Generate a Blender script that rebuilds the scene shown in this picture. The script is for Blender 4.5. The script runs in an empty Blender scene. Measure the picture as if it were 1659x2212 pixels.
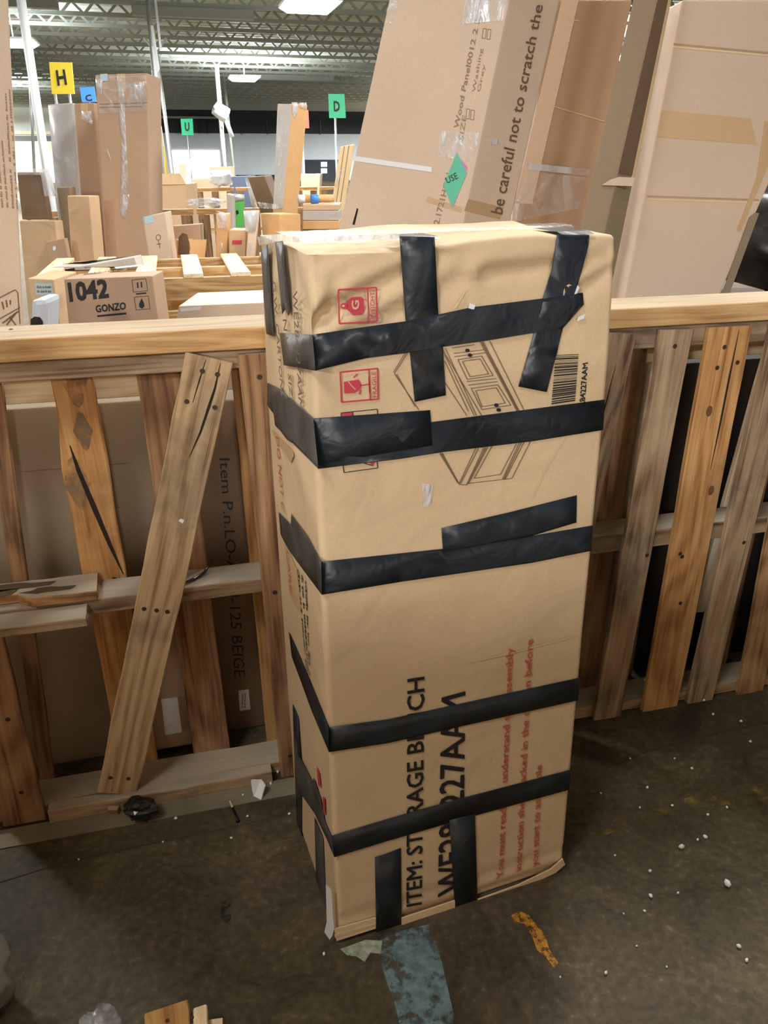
import bpy, bmesh, math, random
from mathutils import Vector, Matrix, noise
random.seed(7)
S = bpy.context.scene
C = S.collection
V = Vector

# ------------------------------------------------------------------ camera, world, lights, exposure
IW, IH = 1659.0, 2212.0
FPX, PITCH, ROLL, EYE = 1672.0, math.radians(24.386), math.radians(-.12), V((0, 0, 1.5))
cam = bpy.data.objects.new('camera', bpy.data.cameras.new('camera'))
C.objects.link(cam); S.camera = cam
cam.data.sensor_fit = 'VERTICAL'; cam.data.sensor_height = 36.0
cam.data.lens = 36.0 * FPX / IH
cam.data.clip_start = .02; cam.data.clip_end = 300
_f = V((0, math.cos(PITCH), -math.sin(PITCH))); _u = V((0, math.sin(PITCH), math.cos(PITCH))); _r = V((1, 0, 0))
_cr, _sr = math.cos(ROLL), math.sin(ROLL)
_r, _u = _cr*_r + _sr*_u, -_sr*_r + _cr*_u
cam.matrix_world = Matrix(((_r.x, _u.x, -_f.x, EYE.x), (_r.y, _u.y, -_f.y, EYE.y), (_r.z, _u.z, -_f.z, EYE.z), (0, 0, 0, 1)))

S.view_settings.view_transform = 'Standard'; S.view_settings.look = 'None'
S.view_settings.gamma = 1.0; S.view_settings.use_curve_mapping = False
S.view_settings.exposure = 0.0
W = bpy.data.worlds.new('hall_air'); S.world = W; W.use_nodes = True
W.node_tree.nodes['Background'].inputs[0].default_value = (.80, .88, 1.0, 1)
W.node_tree.nodes['Background'].inputs[1].default_value = .20
CEIL = 5.5
LAMPS = [  # x, y, power of the ceiling fixtures, share of the added uplight
    (-4.2, -8.2, 1200, 0), (2.6, -9.6, 900, 0), (-.8, -15.0, 1300, 0), (-1.6, -.9, 42, .1), (0.9, 3.6, 150, .1), (-6.5, 6.0, 620, .2), (6.0, 7.5, 620, .2),  # the overhead and farthest rear lamps are added for their light
    (-2.0, 12.5, 1000, .18), (-10.5, 15.5, 900, .08), (5.5, 16, 700, .25), (-13.6, 28.0, 1400, .22), (-2.1, 22.4, 1200, .25), (8, 28, 1200, .8), (-7.4, 41.0, 2200, .8), (6.5, 44.0, 1900, 1.6), (-20, 44, 2200, .8), (7.0, 60, 15000, .25), (-31, 58, 11000, .25)]  # last pair is added out of sight to brighten the far wall
LAMP_Z = 4.5

# ------------------------------------------------------------------ pixel helpers: a point of the photograph -> a point on a real plane
def ray(p): return _f + _r*((p[0]-IW/2)/FPX) - _u*((p[1]-IH/2)/FPX)
class Plane:
    def __init__(s, o, n): s.o, s.n = V(o), V(n).normalized()
    def hit(s, p, lift=0.0):
        d = ray(p); o = s.o + s.n*lift
        return EYE + d*((o-EYE).dot(s.n)/d.dot(s.n))
def ground(p, z=0.0): return Plane((0, 0, z), (0, 0, 1)).hit(p)
AL = math.radians(14.2)
FE = V((math.cos(AL), math.sin(AL), 0)); FN = V((-math.sin(AL), math.cos(AL), 0)); FO = V((0, 1.662, 0))
def fpt(s, z, off=0.0): return FO + FE*s + FN*off + V((0, 0, z))      # fence coordinates: along, up, behind
def fplane(off): return Plane(FO + FN*off, -FN)
def yplane(px, Y, yaw=0.0):
    """vertical plane facing the camera (turned by yaw) through the ray of px at depth Y"""
    d = ray(px); o = EYE + d*(Y/d.y)
    return Plane(o, (math.sin(yaw), -math.cos(yaw), 0))

# ------------------------------------------------------------------ materials
def lin(c):
    return tuple(((x/255)/12.92 if x/255 <= .04045 else ((x/255+.055)/1.055)**2.4) for x in c) + (1,)
class NT:
    def __init__(s, name):
        s.m = bpy.data.materials.new(name); s.m.use_nodes = True
        s.t = s.m.node_tree; s.t.nodes.clear()
        s.out = s.n('ShaderNodeOutputMaterial')
    def n(s, typ, **kw):
        x = s.t.nodes.new(typ)
        for k, v in kw.items():
            if k.startswith('i_'):
                key = k[2:]; key = int(key) if key.isdigit() else key.replace('_', ' ')
                x.inputs[key].default_value = v
            else: setattr(x, k, v)
        return x
    def l(s, a, b): s.t.links.new(a, b)
    def ramp(s, fac, stops):
        r = s.n('ShaderNodeValToRGB'); e = r.color_ramp.elements
        while len(e) > 1: e.remove(e[-1])
        e[0].position, e[0].color = stops[0]
        for p, c in stops[1:]:
            k = e.new(p); k.color = c
        s.l(fac, r.inputs[0]); return r.outputs[0]
    def mix(s, blend, fac, a, b):
        m = s.n('ShaderNodeMix', data_type='RGBA', blend_type=blend)
        for sock, v in ((m.inputs[0], fac), (m.inputs[6], a), (m.inputs[7], b)):
            if hasattr(v, 'is_output'): s.l(v, sock)
            else: sock.default_value = v
        return m.outputs[2]
    def mapped(s, scale):
        tc = s.n('ShaderNodeTexCoord'); oi = s.n('ShaderNodeObjectInfo')
        mul = s.n('ShaderNodeMath', operation='MULTIPLY', i_1=57.0); s.l(oi.outputs['Random'], mul.inputs[0])
        add = s.n('ShaderNodeVectorMath', operation='ADD'); s.l(tc.outputs['Object'], add.inputs[0]); s.l(mul.outputs[0], add.inputs[1])
        mp = s.n('ShaderNodeMapping'); mp.inputs['Scale'].default_value = scale; s.l(add.outputs[0], mp.inputs[0])
        return mp.outputs[0], oi.outputs['Random'], add.outputs[0]
def g(v): return (v, v, v, 1)

def plain(name, col, rough=.6, metal=0.0, emit=0.0, bump=0.0, bscale=40, spec=.5, coat=0.0, vary=0.0, vscale=6):
    t = NT(name); b = t.n('ShaderNodeBsdfPrincipled')
    c = lin(col)
    b.inputs['Base Color'].default_value = c; b.inputs['Roughness'].default_value = rough; b.inputs['Metallic'].default_value = metal
    b.inputs['Specular IOR Level'].default_value = spec; b.inputs['Coat Weight'].default_value = coat
    if emit:
        b.inputs['Emission Color'].default_value = c; b.inputs['Emission Strength'].default_value = emit
    if bump or vary:
        co, rnd, raw = t.mapped((1, 1, 1))
        if vary:
            nz = t.n('ShaderNodeTexNoise', i_Scale=vscale, i_Detail=5.0); t.l(co, nz.inputs[0])
            f = t.ramp(nz.outputs[0], [(.3, g(1-vary)), (.7, g(1+vary*.4))])
            t.l(t.mix('MULTIPLY', 1.0, c, f), b.inputs['Base Color'])
        if bump:
            nz = t.n('ShaderNodeTexNoise', i_Scale=bscale, i_Detail=3.0); t.l(co, nz.inputs[0])
            bp = t.n('ShaderNodeBump', i_Strength=bump, i_Distance=.01); t.l(nz.outputs[0], bp.inputs['Height']); t.l(bp.outputs[0], b.inputs['Normal'])
    t.l(b.outputs[0], t.out.inputs[0]); return t.m

def wood(name, base, dark, light, stain=.35, grain=1.0, dust=.75):
    """local X runs along the board"""
    t = NT(name); b = t.n('ShaderNodeBsdfPrincipled')
    co, rnd, raw = t.mapped((1.6, 34, 34))
    n1 = t.n('ShaderNodeTexNoise', i_Scale=1.5, i_Detail=6.0, i_Roughness=.6, i_Distortion=1.2); t.l(co, n1.inputs[0])
    mp = t.n('ShaderNodeMapping'); mp.inputs['Scale'].default_value = (1.0, 5.5, 5.5); t.l(raw, mp.inputs[0])
    nw = t.n('ShaderNodeTexNoise', i_Scale=1.1, i_Detail=1.0); t.l(mp.outputs[0], nw.inputs[0])
    rg = t.n('ShaderNodeMath', operation='MULTIPLY', i_1=62.0); t.l(nw.outputs[0], rg.inputs[0])       # growth rings cut by the saw
    sn = t.n('ShaderNodeMath', operation='SINE'); t.l(rg.outputs[0], sn.inputs[0])
    s2 = t.n('ShaderNodeMath', operation='MULTIPLY_ADD', i_1=.5, i_2=.5); t.l(sn.outputs[0], s2.inputs[0])
    m0 = t.mix('MIX', .16, n1.outputs[0], s2.outputs[0])
    col = t.ramp(m0, [(.30, lin(dark)), (.50, lin(base)), (.72, lin(light))])
    n2 = t.n('ShaderNodeTexNoise', i_Scale=4.2, i_Detail=6.0, i_Roughness=.65); t.l(raw, n2.inputs[0])
    st = t.ramp(n2.outputs[0], [(.34, (1-stain*1.15, 1-stain*1.1, 1-stain, 1)), (.46, g(1-stain*.25)), (.58, g(1)), (.8, g(1.05))])
    col = t.mix('MULTIPLY', 1.0, col, st)
    va = t.ramp(rnd, [(0, (.80, .80, .80, 1)), (.5, (1, .99, .97, 1)), (1, (1.10, 1.07, 1.02, 1))])
    col = t.mix('MULTIPLY', grain, col, va)
    geo = t.n('ShaderNodeNewGeometry'); sx = t.n('ShaderNodeSeparateXYZ'); t.l(geo.outputs['Normal'], sx.inputs[0])
    du = t.n('ShaderNodeMapRange', i_1=.7, i_2=.98, i_3=0.0, i_4=dust); t.l(sx.outputs[2], du.inputs[0])     # settled dust
    col = t.mix('MIX', du.outputs[0], col, lin((176, 166, 150)))
    t.l(col, b.inputs['Base Color']); b.inputs['Roughness'].default_value = .78; b.inputs['Specular IOR Level'].default_value = .25
    bp = t.n('ShaderNodeBump', i_Strength=.35, i_Distance=.004); t.l(m0, bp.inputs['Height']); t.l(bp.outputs[0], b.inputs['Normal'])
    t.l(b.outputs[0], t.out.inputs[0]); return t.m

def card(name, col, dirt=.16, rough=.72, dents=.25):
    t = NT(name); b = t.n('ShaderNodeBsdfPrincipled')
    co, rnd, raw = t.mapped((1, 1, 1))
    n1 = t.n('ShaderNodeTexNoise', i_Scale=2.6, i_Detail=5.0, i_Roughness=.62); t.l(co, n1.inputs[0])
    f = t.ramp(n1.outputs[0], [(.28, g(1-dirt)), (.52, g(1)), (.75, g(1.05))])
    c = t.mix('MULTIPLY', 1.0, lin(col), f)
    n3 = t.n('ShaderNodeTexNoise', i_Scale=210.0, i_Detail=2.0); t.l(co, n3.inputs[0])
    c = t.mix('MULTIPLY', .5, c, t.ramp(n3.outputs[0], [(.3, g(.9)), (.7, g(1.06))]))
    c = t.mix('MULTIPLY', 1.0, c, t.ramp(rnd, [(0, (.93, .92, .92, 1)), (1, (1.05, 1.04, 1.02, 1))]))
    t.l(c, b.inputs['Base Color']); b.inputs['Roughness'].default_value = rough; b.inputs['Specular IOR Level'].default_value = .3
    n2 = t.n('ShaderNodeTexNoise', i_Scale=5.5, i_Detail=3.0, i_Distortion=.8); t.l(co, n2.inputs[0])
    bp = t.n('ShaderNodeBump', i_Strength=dents, i_Distance=.03); t.l(n2.outputs[0], bp.inputs['Height']); t.l(bp.outputs[0], b.inputs['Normal'])
    t.l(b.outputs[0], t.out.inputs[0]); return t.m

def clear(name, alpha=.3, tint=(235, 238, 245), rough=.12, bump=.9, bscale=22, stretch=(1, 1, 1)):
    """clear wrinkled film: mostly see-through, with sharp gloss"""
    t = NT(name)
    co, rnd, raw = t.mapped(stretch)
    nz = t.n('ShaderNodeTexNoise', i_Scale=bscale, i_Detail=4.0, i_Distortion=1.2); t.l(co, nz.inputs[0])
    bp = t.n('ShaderNodeBump', i_Strength=bump, i_Distance=.02); t.l(nz.outputs[0], bp.inputs['Height'])
    b = t.n('ShaderNodeBsdfPrincipled'); b.inputs['Base Color'].default_value = lin(tint); b.inputs['Roughness'].default_value = rough
    b.inputs['Specular IOR Level'].default_value = .9
    t.l(bp.outputs[0], b.inputs['Normal'])
    tr = t.n('ShaderNodeBsdfTransparent'); mx = t.n('ShaderNodeMixShader')
    f = t.ramp(nz.outputs[0], [(.42, g(alpha*.22)), (.60, g(min(1, alpha*1.15)))])
    t.l(f, mx.inputs[0]); t.l(tr.outputs[0], mx.inputs[1]); t.l(b.outputs[0], mx.inputs[2]); t.l(mx.outputs[0], t.out.inputs[0]); return t.m

def worn(name, col, amount=.5, scale=14, rough=.6, dark=None, soft=.06):
    """paint or tape worn through to what lies under it"""
    t = NT(name); b = t.n('ShaderNodeBsdfPrincipled'); b.inputs['Roughness'].default_value = rough
    co, rnd, raw = t.mapped((1, 1, 1))
    nz = t.n('ShaderNodeTexNoise', i_Scale=scale, i_Detail=7.0, i_Roughness=.7); t.l(co, nz.inputs[0])
    n2 = t.n('ShaderNodeTexNoise', i_Scale=scale*1.7, i_Detail=4.0); t.l(co, n2.inputs[0])
    t.l(t.ramp(n2.outputs[0], [(.3, lin(dark or tuple(x*.7 for x in col))), (.65, lin(col))]), b.inputs['Base Color'])
    f = t.ramp(nz.outputs[0], [(amount-soft, g(0)), (amount+soft, g(1))])
    tr = t.n('ShaderNodeBsdfTransparent'); mx = t.n('ShaderNodeMixShader')
    t.l(f, mx.inputs[0]); t.l(tr.outputs[0], mx.inputs[1]); t.l(b.outputs[0], mx.inputs[2]); t.l(mx.outputs[0], t.out.inputs[0]); return t.m

def concrete():
    t = NT('old_concrete'); b = t.n('ShaderNodeBsdfPrincipled')
    tc = t.n('ShaderNodeTexCoord'); co = tc.outputs['Object']
    n1 = t.n('ShaderNodeTexNoise', i_Scale=1.1, i_Detail=6.0, i_Roughness=.6); t.l(co, n1.inputs[0])
    n2 = t.n('ShaderNodeTexNoise', i_Scale=4.5, i_Detail=9.0, i_Roughness=.72, i_Distortion=.7); t.l(co, n2.inputs[0])
    n3 = t.n('ShaderNodeTexNoise', i_Scale=60.0, i_Detail=5.0); t.l(co, n3.inputs[0])
    c = t.ramp(n1.outputs[0], [(.3, lin((78, 71, 46))), (.5, lin((82, 73, 56))), (.72, lin((98, 87, 73)))])
    c = t.mix('MULTIPLY', 1.0, c, t.ramp(n2.outputs[0], [(.36, g(.50)), (.47, g(.88)), (.55, g(1.05)), (.66, g(1.7))]))
    c = t.mix('MULTIPLY', 1.0, c, t.ramp(n3.outputs[0], [(.36, g(.78)), (.62, g(1.1)), (.72, g(1.7))]))
    t.l(c, b.inputs['Base Color'])
    t.l(t.ramp(n2.outputs[0], [(.3, g(.55)), (.7, g(.8))]), b.inputs['Roughness']); b.inputs['Specular IOR Level'].default_value = .22
    bp = t.n('ShaderNodeBump', i_Strength=.25, i_Distance=.004); t.l(n2.outputs[0], bp.inputs['Height']); t.l(bp.outputs[0], b.inputs['Normal'])
    t.l(b.outputs[0], t.out.inputs[0]); return t.m

def tape_mat(name, col, rough=.3, bump=.5):
    t = NT(name); b = t.n('ShaderNodeBsdfPrincipled')
    co, rnd, raw = t.mapped((1, 1, 1))
    n1 = t.n('ShaderNodeTexNoise', i_Scale=9.0, i_Detail=4.0); t.l(co, n1.inputs[0])
    t.l(t.ramp(n1.outputs[0], [(.35, lin(tuple(x*.8 for x in col))), (.7, lin(tuple(x*1.15 for x in col)))]), b.inputs['Base Color'])
    t.l(t.ramp(n1.outputs[0], [(.3, g(rough)), (.7, g(rough+.2))]), b.inputs['Roughness']); b.inputs['Specular IOR Level'].default_value = .55
    n2 = t.n('ShaderNodeTexNoise', i_Scale=16.0, i_Detail=2.0, i_Distortion=1.6); t.l(co, n2.inputs[0])
    bp = t.n('ShaderNodeBump', i_Strength=bump, i_Distance=.006); t.l(n2.outputs[0], bp.inputs['Height']); t.l(bp.outputs[0], b.inputs['Normal'])
    t.l(b.outputs[0], t.out.inputs[0]); return t.m

M = dict(
    kraft=card('kraft_carton', (211, 186, 152), .10), kraft_pink=card('pinkish_kraft', (214, 193, 173), .07, dents=.10), kraft_brown=card('brown_kraft', (182, 153, 128), .12, dents=.15),
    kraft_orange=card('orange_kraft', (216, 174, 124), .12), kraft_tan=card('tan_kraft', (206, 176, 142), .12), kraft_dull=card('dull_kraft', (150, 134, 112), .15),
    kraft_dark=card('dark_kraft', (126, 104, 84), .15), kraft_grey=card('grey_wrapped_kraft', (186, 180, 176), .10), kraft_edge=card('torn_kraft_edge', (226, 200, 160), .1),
    tape=tape_mat('black_tape', (36, 42, 50)), tape_brown=card('tan_packing_tape', (200, 170, 132), .05, .4, .1), tape_grey=tape_mat('dusty_black_tape', (72, 70, 68), .42, .5),
    film=clear('clear_film', .3, bump=.5), film_faint=clear('faint_film', .14, bump=.4, bscale=14), film_white=clear('milky_film', .7, (215, 218, 222), .3, .25, 5, (1, 1, .3)), film_gloss=clear('glossy_clear_tape', .42, (238, 240, 246), .16, .45, 40, (1, 1, .3)),
    rail=wood('fresh_yellow_lumber', (204, 166, 116), (166, 124, 78), (222, 190, 144), .22, dust=.6), pallet=wood('pallet_lumber', (178, 138, 98), (120, 86, 56), (202, 166, 124), .42),
    orange=wood('orange_lumber', (196, 148, 96), (150, 102, 60), (216, 174, 122), .30), grey=wood('weathered_grey_lumber', (164, 140, 114), (106, 84, 64), (190, 168, 140), .4),
    pale=wood('pale_new_lumber', (236, 214, 180), (212, 182, 140), (246, 232, 206), .08, dust=0), plank=wood('old_plank_lumber', (190, 162, 126), (136, 108, 80), (208, 184, 150), .34),
    orange_clean=wood('clean_orange_lumber', (206, 156, 92), (160, 108, 54), (224, 182, 120), .2, dust=0),
    brownw=wood('reddish_pallet_lumber', (156, 120, 90), (102, 74, 52), (184, 150, 114), .38),
    floor=concrete(), ceil=plain('grey_painted_deck', (200, 206, 198), .7, vary=.2, vscale=1.2), joist=plain('grey_joist_steel', (146, 152, 146), .6), joist_dark=plain('dark_joist_steel', (84, 90, 88), .6),
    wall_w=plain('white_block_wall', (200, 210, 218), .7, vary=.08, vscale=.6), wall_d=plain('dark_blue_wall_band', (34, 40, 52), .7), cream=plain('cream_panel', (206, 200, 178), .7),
    white=plain('white_paint', (225, 230, 236), .45), steel=plain('galvanised_steel', (170, 176, 178), .35, .6), lamp=plain('lit_diffuser', (255, 253, 248), .5, emit=14.0), daylight=plain('open_door_daylight', (255, 252, 246), .9, emit=2.6),
    lit_pane=plain('lit_pane', (245, 250, 255), .5, emit=2.0),
    black=plain('black_print', (34, 31, 34), .7), red=plain('red_print', (196, 62, 78), .65), redtext=plain('red_text_print', (196, 92, 74), .7), brownprint=plain('brown_print', (112, 92, 74), .75), greyprint=plain('grey_print', (150, 128, 104), .75),
    paper=plain('white_paper', (232, 234, 238), .55), paper_blue=plain('pale_blue_label', (176, 204, 218), .6), yellow=plain('yellow_sign', (236, 208, 36), .5), green=plain('green_sign', (40, 172, 124), .5), blue=plain('blue_sign', (70, 140, 226), .5),
    green_box=plain('bright_green_print', (94, 196, 98), .5), teal=plain('teal_sticker', (92, 192, 160), .5), pink=plain('pink_sticker', (214, 110, 200), .5), orange_paint=plain('yellow_pipe_paint', (226, 176, 52), .5), redplastic=plain('red_plastic', (226, 84, 66), .5),
    dark=plain('painted_dark_void', (34, 29, 26), .75, vary=.3), blackbag=plain('black_bin_plastic', (26, 25, 28), .38, bump=.6, bscale=9), bin=plain('clear_white_bin', (206, 216, 230), .25, spec=.7), navy=plain('navy_fabric', (58, 66, 84), .7), nail=plain('rusty_nail', (70, 52, 42), .6, .3),
    joint=plain('dirty_floor_joint', (62, 55, 44), .9), crack=plain('deep_crack', (38, 26, 18), .9), lump=plain('black_plastic_lump', (22, 25, 27), .22, bump=.8, bscale=14, coat=.5), greycloth=plain('grey_fabric', (150, 144, 136), .85, bump=.5, bscale=18, vary=.25), dust=plain('splintered_pale_wood', (176, 160, 128), .85, vary=.25),
    foam=plain('white_foam_crumb', (226, 230, 226), .7), stripe=worn('worn_blue_floor_paint', (120, 146, 152), .46, 30, .6, (80, 96, 102)), orangemark=worn('orange_floor_paint', (206, 144, 46), .47, 55, .7), yellowmark=worn('faded_yellow_floor_paint', (128, 104, 52), .55, 14, .7),
    sticker=worn('torn_pale_sticker', (176, 184, 164), .4, 34, .6, (120, 128, 112)), purple=plain('dark_oily_stain', (58, 46, 48), .6, vary=.3), screw=plain('black_screw', (22, 20, 20), .45, .4), wet=plain('wet_stain', (88, 74, 58), .35), smudge=worn('grey_wood_smudge', (142, 120, 98), .52, 12, .85, (124, 104, 84), .14), knotwood=plain('dark_knot_wood', (112, 78, 50), .8), scuff=worn('grey_scuff_on_kraft', (128, 112, 94), .52, 30, .8), darkscuff=worn('dark_green_scuff', (34, 42, 38), .47, 26, .5), kerb=plain('dusty_kerb', (128, 120, 102), .85, vary=.3, vscale=9),
)

# ------------------------------------------------------------------ object helpers
def link(o, parent=None):
    C.objects.link(o)
    if parent is not None: o.parent = parent
    return o
def mesh(name, verts, faces, mat, parent=None, base=None, smooth=False):
    """verts in world space; the object's origin is BASE (or its parent's place)"""
    if base is None: base = V(parent['base']) if parent is not None else V((0, 0, 0))
    me = bpy.data.meshes.new(name); me.from_pydata([tuple(V(v)-base) for v in verts], [], faces)
    me.materials.append(mat)
    if smooth:
        for p in me.polygons: p.use_smooth = True
    o = bpy.data.objects.new(name, me); link(o, parent)
    if parent is None: o.location = base
    return o
def tag(o, label, cat, group=None, kind=None):
    if label: o['label'] = label
    if cat: o['category'] = cat
    if group: o['group'] = group
    if kind: o['kind'] = kind
    return o
def thing(name, label, cat, base, group=None):
    o = bpy.data.objects.new(name, None); C.objects.link(o); o.empty_display_size = .05
    o.location = base; o['base'] = list(base)
    return tag(o, label, cat, group)
def struct(o): o['kind'] = 'structure'; return o
def ring_box(b, t, back=None):
    """faces of a prism from two matching loops of n points (b first, then t)"""
    n = len(b); vs = list(b)+list(t)
    fs = [tuple(reversed(range(n))), tuple(range(n, 2*n))] + [(i, (i+1) % n, n+(i+1) % n, n+i) for i in range(n)]
    return vs, fs
def hexa_bevel(c8, r=.006, seg=2):
    """c8: 4 bottom corners ccw then 4 top corners; a bevelled box mesh as (verts, faces)"""
    bm = bmesh.new(); vs = [bm.verts.new(v) for v in c8]
    for f in ((3, 2, 1, 0), (4, 5, 6, 7), (0, 1, 5, 4), (1, 2, 6, 5), (2, 3, 7, 6), (3, 0, 4, 7)): bm.faces.new([vs[i] for i in f])
    bmesh.ops.recalc_face_normals(bm, faces=bm.faces)
    if r: bmesh.ops.bevel(bm, geom=list(bm.edges), offset=r, segments=seg, affect='EDGES', profile=.6)
    bm.verts.index_update(); out = [v.co.copy() for v in bm.verts], [tuple(v.index for v in f.verts) for f in bm.faces]
    bm.free(); return out
def boxmesh(name, lo, hi, mat, parent=None, r=.004, base=None):
    (a, b, c), (d, e, f) = lo, hi
    vs, fs = hexa_bevel([V(p) for p in ((a, b, c), (d, b, c), (d, e, c), (a, e, c), (a, b, f), (d, b, f), (d, e, f), (a, e, f))], r)
    if parent is None and base is None: base = V(((a+d)/2, (b+e)/2, c))
    return mesh(name, vs, fs, mat, parent, base)
def frame_of(x, n):
    x = x.normalized(); z = (n - x*n.dot(x)).normalized(); y = z.cross(x)
    return x, y, z
def board(name, A, B, width, thick, normal, mat, parent=None, jag=(0, 0), seg=9, wob=.0015, warp=0.0, notch=None):
    """a sawn board from A to B (centre line of its outer face); local X along it, outer face towards NORMAL"""
    x, y, z = frame_of(B-A, normal); L = (B-A).length; ch = min(.0022, thick*.2)
    rnd = random.Random(int(A.x*1e4) ^ int(B.z*1e4) ^ int(L*1e5))
    vs = []; fs = []
    for i in range(seg+1):
        u = i/seg*L; w = width/2; w1 = w+rnd.uniform(-wob, wob); w2 = w+rnd.uniform(-wob, wob); dz = warp*math.sin(math.pi*i/seg)
        if notch:
            for (n0, n1, side, dep) in notch:
                if n0 <= i/seg <= n1:
                    if side > 0: w2 -= dep
                    else: w1 -= dep
        prof = [(-w1+ch, 0), (w2-ch, 0), (w2, -ch), (w2, -thick+ch), (w2-ch, -thick), (-w1+ch, -thick), (-w1, -thick+ch), (-w1, -ch)]
        for k, (py, pz) in enumerate(prof):
            du = 0
            if i == 0 and jag[0]: du = rnd.uniform(0, jag[0])
            if i == seg and jag[1]: du = -rnd.uniform(0, jag[1])
            vs.append((u-L/2+du, py, pz+dz))
    for i in range(seg):
        for k in range(8): fs.append((i*8+k, i*8+(k+1) % 8, (i+1)*8+(k+1) % 8, (i+1)*8+k))
    fs.append(tuple(reversed(range(8)))); fs.append(tuple(seg*8+k for k in range(8)))
    me = bpy.data.meshes.new(name); me.from_pydata(vs, [], fs); me.materials.append(mat)
    bm = bmesh.new(); bm.from_mesh(me); bmesh.ops.recalc_face_normals(bm, faces=bm.faces); bm.to_mesh(me); bm.free()
    o = bpy.data.objects.new(name, me); link(o, parent)
    c = (A+B)/2 - (V(parent['base']) if parent is not None else V((0, 0, 0)))
    o.matrix_local = Matrix(((x.x, y.x, z.x, c.x), (x.y, y.y, z.y, c.y), (x.z, y.z, z.z, c.z), (0, 0, 0, 1)))
    o['half'] = L/2
    return o
def on_board(o, name, pts, mat, lift=.0008):
    """a flat mark on a board's outer face, in the board's own (along, across) metres"""
    me = bpy.data.meshes.new(name); me.from_pydata([(a, b, lift) for a, b in pts], [], [tuple(range(len(pts)))]); me.materials.append(mat)
    k = bpy.data.objects.new(name, me); return link(k, o)
def nails(o, spots, r=.0045):
    for a, b in spots: on_board(o, 'nail_head', [(a+r*math.cos(q*math.pi/4), b+r*math.sin(q*math.pi/4)) for q in range(8)], M['nail'], .0012)
def knot(o, a, b, r=.011): on_board(o, 'knot', [(a+1.6*r*math.cos(q*math.pi/5), b+r*math.sin(q*math.pi/5)) for q in range(10)], M['knotwood'], .0006)
def crack(o, pts, w=.004):
    n = len(pts); L = []; R_ = []
    for i, (a, b) in enumerate(pts):
        ww = w*math.sin(math.pi*(i+.25)/(n-.5)); L.append((a, b+ww/2)); R_.append((a, b-ww/2))
    on_board(o, 'crack', L+R_[::-1], M['crack'], .0007)

def poly(name, px, plane, mat, parent, lift=.001, thick=.0006, sub=0, wr=0.0):
    """a thin sheet with the outline PX (pixels) on PLANE; real thickness; optional wrinkles"""
    pts = [plane.hit(p, lift) for p in px]
    bm = bmesh.new(); vs = [bm.verts.new(p) for p in pts]; f = bm.faces.new(vs)
    f.normal_update()
    if f.normal.dot(plane.n) < 0: f.normal_flip()
    bmesh.ops.triangulate(bm, faces=[f], ngon_method='EAR_CLIP')
    if sub:
        for _ in range(sub): bmesh.ops.subdivide_edges(bm, edges=[e for e in bm.edges if e.calc_length() > .012], cuts=1, use_grid_fill=False)
        bmesh.ops.triangulate(bm, faces=bm.faces)
        for v in bm.verts:
            if not any(e.is_boundary for e in v.link_edges):
                q = v.co; v.co = q + plane.n*wr*max(0, noise.noise(V((q.x*9, q.y*9, q.z*38)))*1.6)
    r = bmesh.ops.extrude_face_region(bm, geom=list(bm.faces))
    for v in [e for e in r['geom'] if isinstance(e, bmesh.types.BMVert)]: v.co -= plane.n*thick
    bmesh.ops.recalc_face_normals(bm, faces=bm.faces)
    bm.verts.index_update(); vv = [v.co.copy() for v in bm.verts]; ff = [tuple(v.index for v in fc.verts) for fc in bm.faces]; bm.free()
    return mesh(name, vv, ff, mat, parent, smooth=bool(sub))
def bil(q, u, v): return (q[0]*(1-u)+q[1]*u)*(1-v)+(q[3]*(1-u)+q[2]*u)*v
def text(name, s, quad, plane, mat, parent, lift=.0012, bold=.0, shear=0.0):
    """lettering whose box fills QUAD: start baseline, end baseline, end top, start top (pixels on PLANE)"""
    cu = bpy.data.curves.new(name, 'FONT'); cu.body = s; cu.resolution_u = 2; cu.shear = shear
    ob = bpy.data.objects.new(name, cu); me = ob.to_mesh()
    vs = [v.co.copy() for v in me.vertices]; fs = [tuple(p.vertices) for p in me.polygons]; ob.to_mesh_clear()
    bpy.data.objects.remove(ob); bpy.data.curves.remove(cu)
    x0, x1 = min(v.x for v in vs), max(v.x for v in vs); y0, y1 = min(v.y for v in vs), max(v.y for v in vs)
    if bold:      # heavy type: the glyph printed five times a hair apart
        n = len(vs); vs = [V((v.x+a, v.y+b, 0)) for a, b in ((0, 0), (bold, bold), (-bold, bold), (bold, -bold), (-bold, -bold)) for v in vs]
        fs = [tuple(i+k*n for i in f) for k in range(5) for f in fs]
    q = [plane.hit(p, lift) for p in quad]
    n = max(1, n if bold else len(vs)); return mesh(name, [bil(q, (v.x-x0)/(x1-x0), (v.y-y0)/(y1-y0))+plane.n*(.00009*(k//n)) for k, v in enumerate(vs)], fs, mat, parent)
def lines(name, segs, plane, mat, parent, w=1.6, lift=.0011):
    vs = []; fs = []
    for (a, b) in segs:
        a, b = V(a), V(b); d = (b-a).normalized(); n = V((-d.y, d.x))*(w/2)
        i = len(vs); vs += [plane.hit(p, lift) for p in (a-n, b-n, b+n, a+n)]; fs.append((i, i+1, i+2, i+3))
    return mesh(name, vs, fs, mat, parent)
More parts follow.
